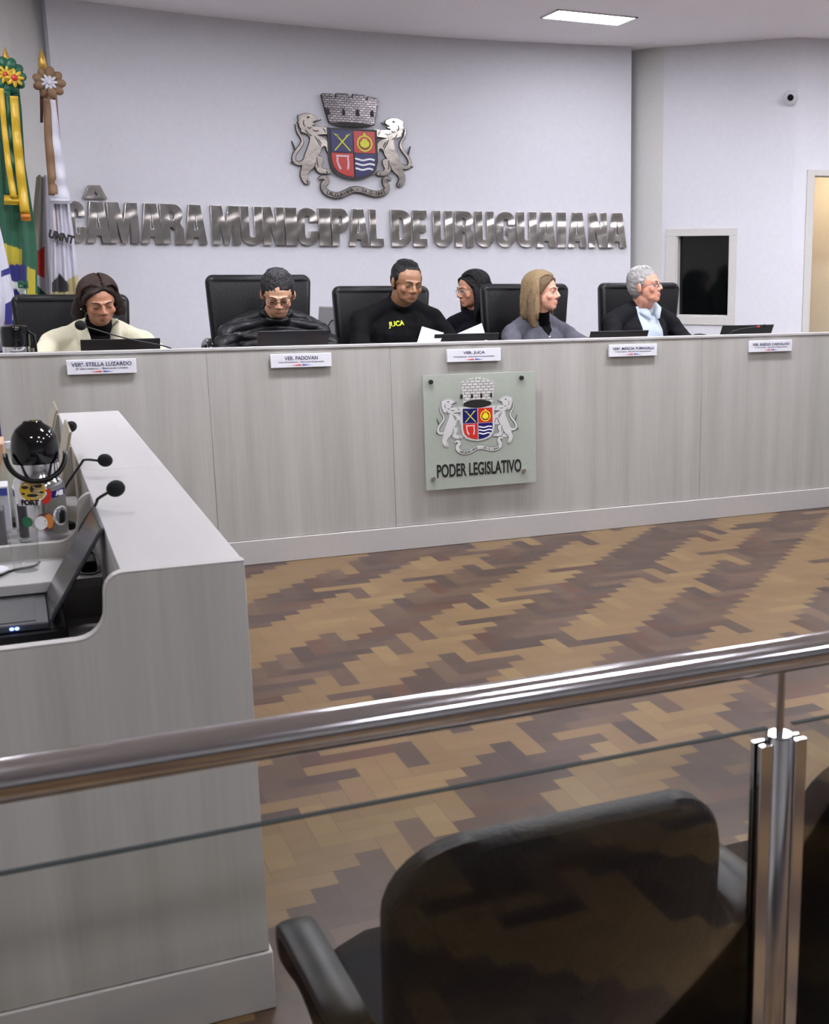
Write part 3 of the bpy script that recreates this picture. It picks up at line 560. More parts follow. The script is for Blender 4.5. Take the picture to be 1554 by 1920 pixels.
# gooseneck microphones
def mic(base, pts, ball, r, label, parent_group='gooseneck microphones', red=False):
    t = empty('gooseneck_microphone', base, label, 'microphone', parent_group)
    bx, by, bz = base
    MB().lathe([(.001, 0), (.029, 0), (.030, .006), (.026, .016), (.010, .022), (.001, .022)], base).build('base', M['plastic'], t, smooth='auto')
    P = [Vector(base)+Vector((0, 0, .02))]+[Vector(p) for p in pts]; Q = []
    for i in range(24):
        f = i/23*(len(P)-1); k = min(int(f), len(P)-2); fr = f-k
        a = P[max(k-1, 0)]; b = P[k]; c = P[k+1]; d = P[min(k+2, len(P)-1)]
        Q.append(.5*((2*b)+(c-a)*fr+(2*a-5*b+4*c-d)*fr*fr+(3*b-a-3*c+d)*fr**3))
    MB().tube(Q, .0035, 8).build('neck', M['black'], t, smooth=True)
    di = (Q[-1]-Q[-3]).normalized(); MB().sphere(ball, (r, r, r*1.12), di.to_track_quat('Z', 'Y').to_matrix(), 20).build('foam_head', M['foam'], t, smooth=True)
    if red:
        MB().tube([Q[-2]-di*.004, Q[-2]+di*.012], .006, 10).build('red_ring', M['red'], t)
    return t
b1 = PYp(217, 916, 2.98); q1 = PYp(184, 935, 3.0); mic((.112, 3.20, .80), [(.114, 3.19, .88), tuple(q1-Vector((.006, -.03, .02))), tuple(q1), tuple(b1-Vector((.013, 0, .006)))], b1, .0195, 'black foam microphone nearest the camera on the left bench')
b2 = PYp(197, 863, 3.5); q2 = PYp(160, 862, 3.52); mic((.09, 3.62, .80), [(.092, 3.61, .9), tuple(q2-Vector((.012, -.02, .015))), tuple(q2), tuple(b2-Vector((.017, 0, 0)))], b2, .0178, 'black foam microphone beside the champagne laptop on the left bench')
b3 = PYp(133, 800, 4.35); q3 = PYp(118, 820, 4.36); mic((.07, 4.36, .80), [(.07, 4.36, .88), tuple(q3-Vector((.01, 0, .03))), tuple(q3), tuple(b3-Vector((.008, 0, .012)))], b3, .0178, 'black foam microphone at the far end of the left bench')
# thermos ---------------------------------------------------------------
def thermos(base, r, h, label, stickers):
    t = empty('thermos', base, label, 'thermos', None); k = r/.0625; q = h/.335
    MB().lathe([(.001, 0), (.058*k, 0), (.0615*k, .006), (.0625*k, .02), (.0625*k, .155*q), (.058*k, .172*q), (.053*k, .18*q), (.053*k, .222*q), (.001, .222*q)], base, 40).build('body', M['chrome'], t, smooth='auto')
    MB().lathe([(.001, .219*q), (.057*k, .219*q), (.0585*k, .23*q), (.058*k, .265*q), (.054*k, .292*q), (.043*k, .315*q), (.026*k, .329*q), (.022*k, .335*q), (.001, .337*q)], base, 40).build('lid', M['gloss'], t, smooth='auto')
    b = Vector(base); P = []
    for i in range(25):
        a = PI*i/24; P.append(b+Vector((.071*k*math.cos(a), -.058*k*math.sin(a)**.7-.012, (.245-.068*math.sin(a))*q)))
    MB().tube(P, .0065*k, 10).build('handle', M['plastic'], t, smooth=True)
    MB().box((b.x-.012, b.y-.064*k, b.z+.31*q-.02), (b.x+.012, b.y-.03, b.z+.31*q+.006)).build('spout', M['plastic'], t, bevel=.004) if stickers is None else None
    if stickers:
        SK = 1.4
        def stick(nm, loops, ang, z, m, off=.0006):
            loops = [[(px_*SK, py_*SK) for px_, py_ in l] for l in loops]; z = .108+(z-.105)*1.15
            me = curve_mesh(loops, .0004)
            bm = bmesh.new(); bm.from_mesh(me); bmesh.ops.triangulate(bm, faces=bm.faces); bmesh.ops.subdivide_edges(bm, edges=bm.edges, cuts=2); bm.to_mesh(me); bm.free()
            for v in me.vertices:
                th = ang+v.co.x/r; rr = r+off+v.co.z; v.co = (b.x+rr*math.sin(th), b.y-rr*math.cos(th), b.z+z+v.co.y)
            return obj(nm, me, m, t)
        ell = lambda a, b_, n=24, cx=0, cy=0: [(cx+a*math.cos(2*PI*i/n), cy+b_*math.sin(2*PI*i/n)) for i in range(n)]
        Y = mat('sticker_yellow', s2l(210, 170, 40), .4); K = M['blackink']; W = M['wenamel']; Rd = M['red']; Gn = mat('sticker_green', s2l(60, 130, 90), .4); Or = mat('sticker_orange', s2l(205, 130, 60), .4); Br = mat('sticker_brown', s2l(110, 50, 30), .4)
        s = stick('tiger_sticker', [ell(.026, .022)], -.28, .135, W); stick('sticker_print', [ell(.0235, .019)], -.28, .135, Y, .0012)
        for sx, sy, a_, b_ in ((-.012, .006, .007, .003), (.011, .008, .007, .003), (0, -.009, .010, .003), (-.016, -.006, .004, .002), (.016, -.004, .004, .002), (0, .003, .003, .006)): stick('sticker_print', [ell(a_, b_, 12, sx, sy)], -.28, .135, K, .0018)
        stick('white_sticker', [[(-.024, -.006), (.018, -.004), (.020, .008), (-.024, .006)]], -.42, .106, W)
        def stext(tx, h, ang, z, m, off):
            z = .108+(z-.105)*1.15; me = text_mesh(tx, h*SK, .0004, 1, .0012)
            for v in me.vertices:
                th = ang+v.co.x/r; rr = r+off+v.co.z; v.co = (b.x+rr*math.sin(th), b.y-rr*math.cos(th), b.z+z+v.co.y)
            obj('sticker_lettering', me, m, t)
        stext('FORT', .013, -.42, .107, K, .0014)
        stick('red_ribbon_sticker', [[(-.006, -.014), (.004, -.010), (.010, .006), (.006, .016), (-.002, .014), (.002, .004), (-.010, -.006)]], .26, .118, Rd)
        stick('blue_sticker', [[(-.018, -.007), (.018, -.004), (.018, .009), (-.018, .006)]], .85, .122, M['navy']); stext('AEE', .011, .85, .123, W, .0014)
        stick('green_sticker', [ell(.011, .010)], -.62, .062, Gn); stick('orange_sticker', [ell(.018, .016)], .12, .062, Br); stick('sticker_print', [ell(.008, .014, 16, .006, 0)], .12, .062, Or, .0012); stick('sticker_print', [ell(.011, .013, 16, -.008, -.002)], .12, .062, W, .0016)
        stick('round_grey_sticker', [ell(.019, .019)], .85, .070, W); stick('sticker_print', [ell(.015, .015)], .85, .070, mat('sticker_grey', s2l(120, 125, 128), .4), .0012); stick('sticker_print', [[(-.008, -.014), (.006, -.014), (.008, .006), (0, .012), (-.006, .004)]], .85, .070, K, .0018)
    return t
thermos((.033, 3.50, .80), .0635, .318, 'steel thermos with glossy black dome lid and colourful stickers on the left bench', True)
# small things at the second place
def lab(o, l, c, g=None): return tag(o, l, c, g)
pt = PZp(50, 1072, .80); t = MB().lathe([(.001, .0), (.026, 0), (.029, .004), (.034, .10), (.032, .10), (.027, .008), (.001, .006)], (pt.x, 3.13, .80), 32).build('water_glass', M['tumbler'], smooth='auto'); lab(t, 'clear drinking glass standing in front of the steel thermos', 'glass')
pt = PZp(0, 1065, .80); t = MB().lathe([(.001, 0), (.03, 0), (.05, .008), (.052, .012), (.03, .006), (.001, .005)], (-.105, 3.12, .80), 36).build('saucer', M['white'], smooth='auto'); lab(t, 'small white saucer at the left edge beside the drinking glass', 'saucer')
t = empty('power_adapter', (.11, 3.08, .80), 'black laptop charger block behind the nearest laptop', 'charger')
MB().box((.085, 3.04, .80), (.138, 3.13, .828)).build('block', M['plastic'], t, bevel=.006)
def cable(pts, label, r=.0028, m='black'):
    P = [Vector(p) for p in pts]; Q = []
    for i in range(40):
        f = i/39*(len(P)-1); k = min(int(f), len(P)-2); fr = f-k; a = P[max(k-1, 0)]; b = P[k]; c = P[k+1]; d = P[min(k+2, len(P)-1)]
        Q.append(.5*((2*b)+(c-a)*fr+(2*a-5*b+4*c-d)*fr*fr+(3*b-a-3*c+d)*fr**3))
    return tag(MB().tube(Q, r, 8).build('cable', M[m], smooth=True), label, 'cable')
cable([(.10, 3.045, .812), (.10, 3.02, .806), (.125, 3.005, .804), (.142, 3.02, .806)], 'black cable from the charger block to the inner board')
cable([(.05, 2.74, .735), (.09, 2.62, .735), (.12, 2.58, .80), (.143, 2.56, .84)], 'black cable rising from the cooling stand to the side panel')
cable([(.02, 2.56, .72), (.07, 2.6, .715), (.12, 2.66, .76), (.143, 2.68, .79)], 'thin black cable leaving the computer mouse')
cable([(-.09, 3.05, .804), (-.05, 3.13, .803), (.0, 3.16, .803), (.015, 3.2, .803)], 'thin dark cable lying near the saucer')
t = empty('computer_mouse', (-.02, 2.55, .71), 'black computer mouse on the near place of the left bench', 'computer mouse')
MB().sphere((-.01, 2.56, .712), (.055, .032, .03)).build('shell', M['plastic'], t, smooth=True); MB().lathe([(.001, 0), (.006, 0), (.006, .004), (.001, .004)], (-.035, 2.56, .738)).build('scroll_wheel', M['black'], t)
t = empty('document_box', (-.12, 3.6, .80), 'white box with blue print left of the steel thermos', 'box')
MB().box((-.16, 3.62, .80), (-.042, 3.72, .93)).build('carton', M['white'], t, bevel=.002); MB().box((-.155, 3.6185, .905), (-.045, 3.6195, .925)).build('blue_print', M['bluenote'], t)
t = MB().box((-.2, 3.42, .80), (-.055, 3.50, .90)).build('tissue_box', mat('grey_card', s2l(88, 86, 90), .6), bevel=.003); lab(t, 'dark grey box at the left edge in front of the white box', 'box')
t = MB().box((-.12, 4.0, .80), (-.045, 4.25-.075, 1.0)).build('wooden_stand', mat('tan_wood', s2l(190, 150, 120), .5), bevel=.004); lab(t, 'tan wooden stand cut by the left edge behind the thermos', 'stand')
# green bottle behind thermos
t = empty('water_bottle', (-.027, 3.79, .80), 'pale clear plastic bottle just behind the steel thermos', 'bottle')
bt = mat('pale_green_plastic', s2l(200, 205, 185), .2, 0, Alpha=.7)
MB().lathe([(.001, 0), (.032, 0), (.034, .01), (.034, .13), (.03, .16), (.014, .2), (.012, .215), (.001, .215)], (-.027, 3.79, .80), 28).build('body', bt, t, smooth='auto'); MB().lathe([(.001, .212), (.015, .212), (.015, .23), (.001, .232)], (-.027, 3.79, .80)).build('cap', M['white'], t)
# ------------------------------------------------------------------ steel rail and glass
RY, RZ, RR = 1.197, 1.0, .0215
pr = PYp(777, 1340, RY); RZ = pr.z
t = empty('guard_rail', (0.83, RY, 0), 'polished steel handrail with post and glass infill panes in the foreground', 'railing')
MB().tube([(-1.6, RY, RZ), (2.9, RY, RZ)], RR, 32).build('handrail', M['chrome'], t, smooth='auto')
for x in (-1.2, .831, 2.8):
    MB().tube([(x, RY, 0), (x, RY, .925), (x, RY, .93)], [.0185, .0185, .016], 28).build('post', M['chrome'], t, smooth='auto')
    MB().tube([(x, RY, .92), (x, RY, RZ-RR+.003)], .0052, 14).build('rail_pin', M['chrome'], t, smooth='auto')
    for s in (-1, 1):
        f = MB().box((x+s*.017-(.018 if s < 0 else 0), RY-.012, .10), (x+s*.017+(.018 if s > 0 else 0), RY-.004, .922)).box((x+s*.017-(.018 if s < 0 else 0), RY+.004, .10), (x+s*.017+(.018 if s > 0 else 0), RY+.012, .922))
        f.build('glass_clamp', M['chrome'], t, bevel=.001)
    MB().lathe([(.001, 0), (.05, 0), (.05, .006), (.001, .006)], (x, RY, 0)).build('floor_flange', M['chrome'], t)
gz_ = PYp(560, 1533, RY).z
for a, b in ((-1.18, .812), (.85, 2.78)):
    MB().box((a, RY-.004, .08), (b, RY+.004, gz_)).build('glass_pane', M['pane'], t)
    e_ = t; MB().box((a, RY-.0042, gz_), (b, RY+.0042, gz_+.0016)).build('glass_edge', M['edge'], t)
# ------------------------------------------------------------------ auditorium chairs just beyond the glass
def audience_chair(x, y, label):
    t = empty('audience_chair', (x, y, 0), label, 'chair', 'black armchairs just beyond the glass')
    W, H0, H1 = .232, .36, .846
    # rounded shell
    out = []
    def rr(wd, z0, z1, r, n=8):
        pts = []
        for cx, cz, a0 in ((wd-r, z0+r*.6, -90), (wd-r, z1-r, 0), (-wd+r, z1-r, 90), (-wd+r, z0+r*.6, 180)):
            for i in range(n+1):
                a = math.radians(a0+90*i/n); k = r if cz > .5 else r; pts.append((cx+k*math.cos(a), cz+(r if cz > .5 else r*.6)*math.sin(a)))
        return pts
    prof = rr(W, H0, H1, .105)
    bow = lambda a, b, d: Vector((a, d+.05*(a/W)**2-(.0 if b < .6 else (b-.6)*.12), b-.008*(a/W)**2))
    def cush(name, scale, d0, d1, m, dome):
        rings = []; N = len(prof); vs = []; fs = []
        cz = (H0+H1)/2
        for sc_, dd in ((1, d0), (1, d1), (.97, d1-dome*.5), (.88, d1-dome*.9), (.6, d1-dome), (.01, d1-dome)):
            vs += [bow(a*sc_*scale, cz+(b-cz)*sc_*scale, dd) for a, b in prof]
        for k in range(5): fs += [(k*N+i, k*N+(i+1) % N, (k+1)*N+(i+1) % N, (k+1)*N+i) for i in range(N)]
        fs += [tuple(range(N))[::-1]]
        mb = MB().add(vs, fs); o = mb.build(name, m, None, smooth='auto'); o.parent = t; return o
    cush('backrest_shell', 1, .03, 0, M['vinyl'], .022)
    cush('backrest_cushion', .94, .03, .05, M['fabric'], -.03)
    s = MB(); sp = [(-.235, .06), (-.22, .46), (-.15, .5), (.15, .5), (.22, .46), (.235, .06), (.18, .03), (-.18, .03)]
    s.prism(sp, lambda a, b, d: (a, b, d), .40, .47); o = s.build('seat', M['fabric'], None, bevel=.025, seg=4); o.parent = t
    for sx in (-1, 1):
        P = [(sx*.245, .10, .45), (sx*.262, .06, .53), (sx*.27, .03, .60), (sx*.283, .02, .618), (sx*.287, .05, .628), (sx*.292, .14, .632), (sx*.298, .25, .634), (sx*.298, .272, .622), (sx*.296, .268, .58), (sx*.272, .25, .54), (sx*.25, .22, .44)]
        Q = [Vector(P[0])]
        for i in range(len(P)-1):
            for j in range(1, 5): Q.append(Vector(P[i]).lerp(Vector(P[i+1]), j/4))
        for _ in range(2): Q = [Q[0]]+[(Q[i-1]+Q[i]*2+Q[i+1])/4 for i in range(1, len(Q)-1)]+[Q[-1]]
        vs = []; n = len(Q)
        for i, p in enumerate(Q):
            tt = (Q[min(i+1, n-1)]-Q[max(i-1, 0)]).normalized(); sd = Vector((1, 0, 0)); nn = tt.cross(sd).normalized()
            for k in range(12):
                th = 2*PI*k/12; cc, ss = math.cos(th), math.sin(th); vs.append(p+sd*.026*math.copysign(abs(cc)**.6, cc)+nn*.013*math.copysign(abs(ss)**.6, ss))
        fs = [(i*12+k, i*12+(k+1) % 12, (i+1)*12+(k+1) % 12, (i+1)*12+k) for i in range(n-1) for k in range(12)]+[tuple(range(12))[::-1], tuple((n-1)*12+k for k in range(12))]
        o = MB().add(vs, fs).build('armrest', M['plastic'], None, smooth='auto'); o.parent = t
    MB_ = MB().tube([(0, .25, .05), (0, .25, .4)], .025, 16); o = MB_.build('column', M['plastic'], None, smooth='auto'); o.parent = t
    mb = MB()
    for k in range(5):
        a = 2*PI*k/5+.3; mb.tube([(0, .25, .085), (.28*math.cos(a), .25+.28*math.sin(a), .055)], [.022, .014], 10)
    o = mb.build('star_base', M['plastic'], None, smooth='auto'); o.parent = t
    for k in range(5):
        a = 2*PI*k/5+.3; o = MB().sphere((.28*math.cos(a), .25+.28*math.sin(a), .026), .026).build('caster', M['plastic'], None, smooth=True); o.parent = t
    return t
audience_chair(.574, 1.262, 'black armchair seen from behind through the glass, left of the steel post')
audience_chair(1.185, 1.262, 'black armchair mostly cut off by the right edge, right of the steel post')
# ------------------------------------------------------------------ dome camera on the angled wall
cs, cz = on_angled(1483, 184); c0 = ang_pt(cs, cz)
t = empty('security_camera', c0, 'small white dome security camera high on the right wall', 'security camera')
RW = Matrix((( AN.x, AD.x, 0), (AN.y, AD.y, 0), (0, 0, 1))); Rn = Vector((AN.x, AN.y, 0)).to_track_quat('Z', 'Y').to_matrix()
MB().lathe([(.001, 0), (.055, 0), (.056, .012), (.05, .03), (.04, .038), (.001, .038)], c0, 32, Rn).build('housing', M['white'], t, smooth='auto')
ld = (CAM-c0+Vector((-1.5, 2.0, -.6))).normalized(); bc = c0+Vector((AN.x, AN.y, 0))*.036
bl = MB().sphere(bc, .034, None, 24).build('ball', M['white'], t, smooth=True)
MB().lathe([(.001, 0), (.024, 0), (.022, .012), (.001, .013)], bc+Vector((-.45, -.85, -.15)).normalized()*.026, 24, Vector((-.45, -.85, -.15)).to_track_quat('Z', 'Y').to_matrix()).build('lens', M['gloss'], bl, smooth='auto')
# ------------------------------------------------------------------ flags
def uvpx(p):
    q = Vector(p)-CAM; return PX+F*q.dot(RT)/q.dot(FW), PY-F*q.dot(UP)/q.dot(FW)
FLAGM = attr_mat('flag_cloth', .75, sheen=.3)
def drape(name, parent, Y, rows, k, amp, colf, zbot_rows=None, nu=150, nv=260, seed=0):
    """rows: (v_px, u_left, u_right) outline measured on the hanging plane y = Y"""
    R = []
    for v, a, b in rows:
        p, q = PYp(a, v, Y), PYp(b, v, Y); R.append(((p.z+q.z)/2, p.x, q.x))
    vs, fs = [], []
    for j in range(nv+1):
        s = j/nv; z = R[0][0]+(R[-1][0]-R[0][0])*s; i = 0
        while i < len(R)-2 and z < R[i+1][0]: i += 1
        f = (R[i][0]-z)/max(1e-6, R[i][0]-R[i+1][0]); f = max(0, min(1, f)); f = f*f*(3-2*f) if False else f
        xa = R[i][1]+(R[i+1][1]-R[i][1])*f; xb = R[i][2]+(R[i+1][2]-R[i][2])*f
        for i2 in range(nu+1):
            u = i2/nu; x = xa+(xb-xa)*u
            d = amp*(.35+.65*s)*(math.sin(2*PI*k*u+seed+1.2*s)+.35*math.sin(2*PI*(k*2.1)*u+seed*2+3*s)); zz = z-.006*math.sin(2*PI*k*u+seed)
            vs.append((x, Y+d, zz))
    for j in range(nv):
        for i in range(nu): a = j*(nu+1)+i; fs.append((a, a+1, a+nu+2, a+nu+1))
    me = bpy.data.meshes.new(name); me.from_pydata(vs, [], fs)
    colour(me, lambda co: colf(*uvpx(Vector((co.x, Y, co.z))))); o = obj(name, me, FLAGM, parent, smooth=True)
    sd = o.modifiers.new('thickness', 'SOLIDIFY'); sd.thickness = .003; return o
def ribbon(name, parent, Y, pts, wd, m, wob=.006):
    P = [PYp(u, v, Y) for u, v in pts]; Q = []
    for i in range(len(P)-1):
        for j in range(12): Q.append(P[i].lerp(P[i+1], j/12))
    Q.append(P[-1]); vs = []; n = len(Q)
    for i, p in enumerate(Q):
        w_ = wd[0]+(wd[1]-wd[0])*i/(n-1); dy = wob*math.sin(i*.7); 
        vs += [(p.x-w_/2, p.y+dy, p.z), (p.x, p.y+dy-.004, p.z), (p.x+w_/2, p.y+dy, p.z)]
    fs = []
    for i in range(n-1): a = i*3; fs += [(a, a+1, a+4, a+3), (a+1, a+2, a+5, a+4)]
    o = MB().add(vs, fs).build(name, m, parent, smooth=True); sd = o.modifiers.new('thickness', 'SOLIDIFY'); sd.thickness = .0015; return o
GRN, YEL, BLU, WHT, RED_ = s2l(20, 82, 56), s2l(176, 162, 40), s2l(32, 34, 112), s2l(196, 194, 206), s2l(182, 42, 36)
BRN = mat('brown_ribbon', s2l(132, 102, 74), .6); YR = mat('yellow_satin', s2l(196, 160, 38), .4); YR2 = mat('orange_satin_tip', s2l(186, 110, 28), .4); GR = mat('green_satin', s2l(24, 88, 62), .45); WR = mat('white_satin', s2l(200, 200, 210), .45)
def flag(base, tip, label, pole_m='wooden'):
    t = empty('flag', base, label, 'flag', None); b = Vector(base)
    MB().lathe([(.001, 0), (.11, 0), (.11, .03), (.05, .05), (.02, .09), (.001, .09)], b, 28).build('flag_base', M['wooden'], t, smooth='auto')
    MB().tube([b+Vector((0, 0, .05)), tip-Vector((0, 0, .13))], .014, 14).build('pole', M['wooden'], t, smooth='auto')
    MB().lathe([(.001, -.15), (.016, -.15), (.02, -.13), (.014, -.12), (.024, -.10), (.02, -.06), (.006, -.015), (.001, 0)], tip, 16).build('spear_tip', M['gold'], t, smooth='auto')
    return t
def rosette(parent, c, R0, petals, m1, m2, core, flower=True):
    r = MB()
    for k in range(petals):
        a = 2*PI*k/petals; d = Vector((math.cos(a), 0, math.sin(a))); pc_ = c+d*R0*.62
        r.sphere(pc_+Vector((0, .01*math.sin(k*2.4), 0)), (R0*.42, R0*.24, R0*.30), Matrix.Rotation(-a, 3, 'Y'), 12)
    o = r.build('rosette', m1, parent, smooth=True)
    if flower:
        f = MB()
        for k in range(9):
            a = 2*PI*k/9; d = Vector((math.cos(a), 0, math.sin(a))); f.sphere(c+Vector((0, -R0*.26, 0))+d*R0*.30, (R0*.24, R0*.05, R0*.10), Matrix.Rotation(-a, 3, 'Y'), 10)
        f.build('rosette_flower', m2, o, smooth=True); MB().sphere(c+Vector((0, -R0*.34, 0)), (R0*.17, R0*.08, R0*.17)).build('rosette_centre', core, o, smooth=True)
    return o
def fl_base(tip): return (tip.x+.0, tip.y, DAIS)
# Brazilian flag
Y1 = 7.9; tip = PYp(9, 88, Y1+.03); t = flag((tip.x, Y1+.03, DAIS), tip, 'green and yellow flag with green rosette, hanging behind the cream jacket chair')
def c_br(u, v):
    if v > 552: return BLU if u < 48 else YEL
    e = 458+.35*(u-12) if u < 42 else 9999
    if u < 48 and v > 496+(u-25)*.02:
        if (u-20)**2+(v-560)**2 < 33**2 and (u-20)**2+(v-560)**2 > 20**2 and v > 515: return s2l(205, 212, 205)
        return BLU
    if u < 44 and v > e: return YEL
    if 50 < u < 66 and v > 500+.3*(u-50): return YEL
    return GRN
o = drape('flag_cloth', t, Y1, [(118, -45, 30), (200, -48, 40), (300, -50, 46), (400, -50, 62), (480, -50, 70), (560, -50, 70), (700, -48, 72), (860, -40, 64)], 3.2, .028, c_br, seed=.4)
me = text_mesh('EM', .055, .001, .8, .003); p = PYp(43, 534, Y1-.045); obj('flag_lettering', stand(me, p, 0, .004), mat('flag_letter_green', s2l(30, 90, 60), .6), o)
rosette(t, PYp(12, 142, Y1-.05), .10, 11, GR, YR, M['red'])
p = PYp(27, 146, Y1-.10); f = MB()
for k in range(8):
    a = 2*PI*k/8; d = Vector((math.cos(a), 0, math.sin(a))); f.sphere(p+d*.026, (.026, .006, .011), Matrix.Rotation(-a, 3, 'Y'), 10)
f.build('rosette_flower', YR, t, smooth=True); MB().sphere(p+Vector((0, -.008, 0)), (.017, .009, .018)).build('rosette_centre', M['red'], t, smooth=True)
ribbon('ribbon', t, Y1-.095, [(2, 165), (8, 240), (16, 310), (26, 372)], (.026, .034), YR); ribbon('ribbon', t, Y1-.07, [(10, 170), (16, 240), (20, 300), (22, 366)], (.05, .06), GR)
ribbon('ribbon', t, Y1-.085, [(26, 180), (31, 250), (38, 320), (47, 400)], (.042, .05), YR, .008); ribbon('ribbon_tip', t, Y1-.085, [(47, 396), (49, 414)], (.05, .05), YR2)
ribbon('ribbon_fringe', t, Y1-.082, [(25, 366), (25, 384)], (.095, .095), YR)
# white and brown flag nearest the lettering
Y2 = 8.1; tip = PYp(77, 90, Y2); t = flag((tip.x, Y2, DAIS), tip, 'white flag with brown rosette and dark writing, beside the first wall letter')
def c_w(u, v):
    if v > 512+abs(u-112)*1.3 and 98 < u < 128 and v < 548: return s2l(22, 20, 24)
    if v > 528+(120-u)*.5 and u > 98: return s2l(172, 160, 110)
    
    return WHT
o = drape('flag_cloth', t, Y2-.02, [(185, 80, 104), (260, 85, 112), (360, 92, 126), (430, 95, 136), (500, 96, 144), (560, 97, 150), (720, 98, 156), (860, 98, 150)], 2.6, .022, c_w, seed=2.0)
me = text_mesh('UMNT', .062, .001, .78, .004); p = PYp(115, 445, Y2-.075); me.transform(Matrix.Rotation(-.28, 4, 'Z')); obj('flag_lettering', stand(me, p, 0, .003), M['blackink'], o)
rosette(t, PYp(92, 155, Y2-.06), .088, 9, BRN, WR, WR)
ribbon('ribbon', t, Y2-.09, [(88, 185), (91, 260), (97, 330), (100, 366)], (.042, .05), BRN); ribbon('ribbon', t, Y2-.088, [(97, 187), (103, 260), (112, 330), (118, 378)], (.04, .085), WR)
ribbon('ribbon', t, Y2-.05, [(104, 175), (109, 240), (114, 290)], (.014, .008), BRN); ribbon('ribbon', t, Y2-.03, [(78, 175), (78, 230)], (.018, .014), mat('dark_red_ribbon', s2l(96, 48, 40), .6))
ribbon('ribbon_fringe', t, Y2-.092, [(112, 368), (113, 382)], (.105, .105), WR)
# red, white and green flag between them
Y3 = 8.25; tip = PYp(92, 165, Y3); t = flag((tip.x, Y3, DAIS), tip, 'red, white and green flag hanging between the green flag and the white flag')
def c_rs(u, v):
    if v < 462+(84-u)*.6: return s2l(150, 148, 138) if u < 80 else WHT
    if v < 512+(u-64)*.5: return RED_ if u < 84 else WHT
    if v > 532+(u-66)*.9 and u < 92: return s2l(24, 74, 56)
    return WHT
drape('flag_cloth', t, Y3-.03, [(330, 68, 92), (420, 60, 98), (500, 56, 104), (560, 56, 108), (860, 60, 112)], 2.2, .02, c_rs, seed=1.1)
# white and blue flag at the left edge
Y4 = 7.55; tip = PYp(-30, 250, Y4); t = flag((tip.x, Y4, DAIS), tip, 'white flag with blue bars at the left edge behind the thermos')
def c_bl(u, v):
    if 1 < u < 40 and 508-(u)*.35 < v < 520-(u)*.35: return BLU
    if 9 < u < 24 and v > 570-(u-9)*.5: return BLU
    return s2l(190, 189, 200)
drape('flag_cloth', t, Y4-.02, [(400, -40, -6), (450, -46, 6), (500, -50, 17), (560, -52, 28), (620, -52, 22), (660, -50, 20)], 2.4, .018, c_bl, seed=.2)
# ------------------------------------------------------------------ leather chairs on the dais
def exec_chair(x, yb, top, label, rz=0, first=[None]):
    if first[0] is None:
        t = empty('leather_chair', (0, 0, 0)); o = []
        W = .295; r = .045
        out = [(W-r+r*math.cos(a), .62-r+r*math.sin(a)) for a in [i*PI/16 for i in range(9)]]+[(-W+r+r*math.cos(a), .62-r+r*math.sin(a)) for a in [PI/2+i*PI/16 for i in range(9)]]+[(-W*.9, 0), (W*.9, 0)]
        b = MB().prism(out, lambda a, z, d: (a, d+.03*(a/W)**2*-1+.03-(z-.31)*.06, z), 0, .085); m_ = b.build('backrest', M['leather'], None, bevel=.03, seg=5)
        m_.parent = t; m_.location = (0, 0, .56)
        MB().box((-.25, -.50, .40), (.25, .0, .50)).build('seat', M['leather'], None, bevel=.04, seg=4).parent = t
        for s in (-1, 1):
            P = [Vector(q) for q in ((s*.27, -.02, .45), (s*.33, -.03, .60), (s*.335, -.04, .76), (s*.335, -.12, .82), (s*.335, -.26, .83), (s*.335, -.36, .80), (s*.33, -.38, .68), (s*.28, -.34, .46))]
            Q = [P[0]]
            for i in range(len(P)-1):
                for j in range(1, 5): Q.append(P[i].lerp(P[i+1], j/4))
            for _ in range(3): Q = [Q[0]]+[(Q[i-1]+Q[i]*2+Q[i+1])/4 for i in range(1, len(Q)-1)]+[Q[-1]]
            MB().tube(Q, .022, 12).build('armrest', M['gloss'], None, smooth=True).parent = t
        MB().tube([(0, -.25, .06), (0, -.25, .41)], .028, 16).build('column', M['plastic'], None, smooth='auto').parent = t
        mb = MB()
        for k in range(5): a = 2*PI*k/5; mb.tube([(0, -.25, .09), (.30*math.cos(a), -.25+.30*math.sin(a), .06)], [.024, .014], 10)
        mb.build('star_base', M['plastic'], None, smooth='auto').parent = t
        for k in range(5): a = 2*PI*k/5; MB().sphere((.30*math.cos(a), -.25+.30*math.sin(a), .028), .028).build('caster', M['plastic'], None, smooth=True).parent = t
        first[0] = t; c = t
    else: c = copy_tree(first[0])
    c.location = (x, yb, DAIS); c.rotation_euler = (0, 0, rz); dz = top-(DAIS+1.18)
    for ch in c.children:
        if ch.name.startswith('backrest'): ch.location = (0, 0, .56+dz)
        elif ch.name.startswith('armrest'): ch.location = (0, 0, dz*.8)
    return tag(c, label, 'chair', 'black high-back leather chairs behind the long desk')
YB = 7.22
for (u0, u1, v), lab_, rz in (((22, 238, 552), 'black leather chair holding the woman in the cream jacket, before the flags', 0), ((386, 581, 515), 'tallest black leather chair, holding the man in the puffer jacket', 0), ((624, 805, 536), 'black leather chair holding the man in the black sweater with yellow lettering', 0),
                           ((905, 1065, 532), 'black leather chair holding the blonde woman in grey', 0), ((1123, 1277, 530), 'black leather chair holding the white-haired man, rightmost', 0)):
    p, q = PYp(u0, v, YB), PYp(u1, v, YB); exec_chair((p.x+q.x)/2, YB, (p.z+q.z)/2, lab_, rz)
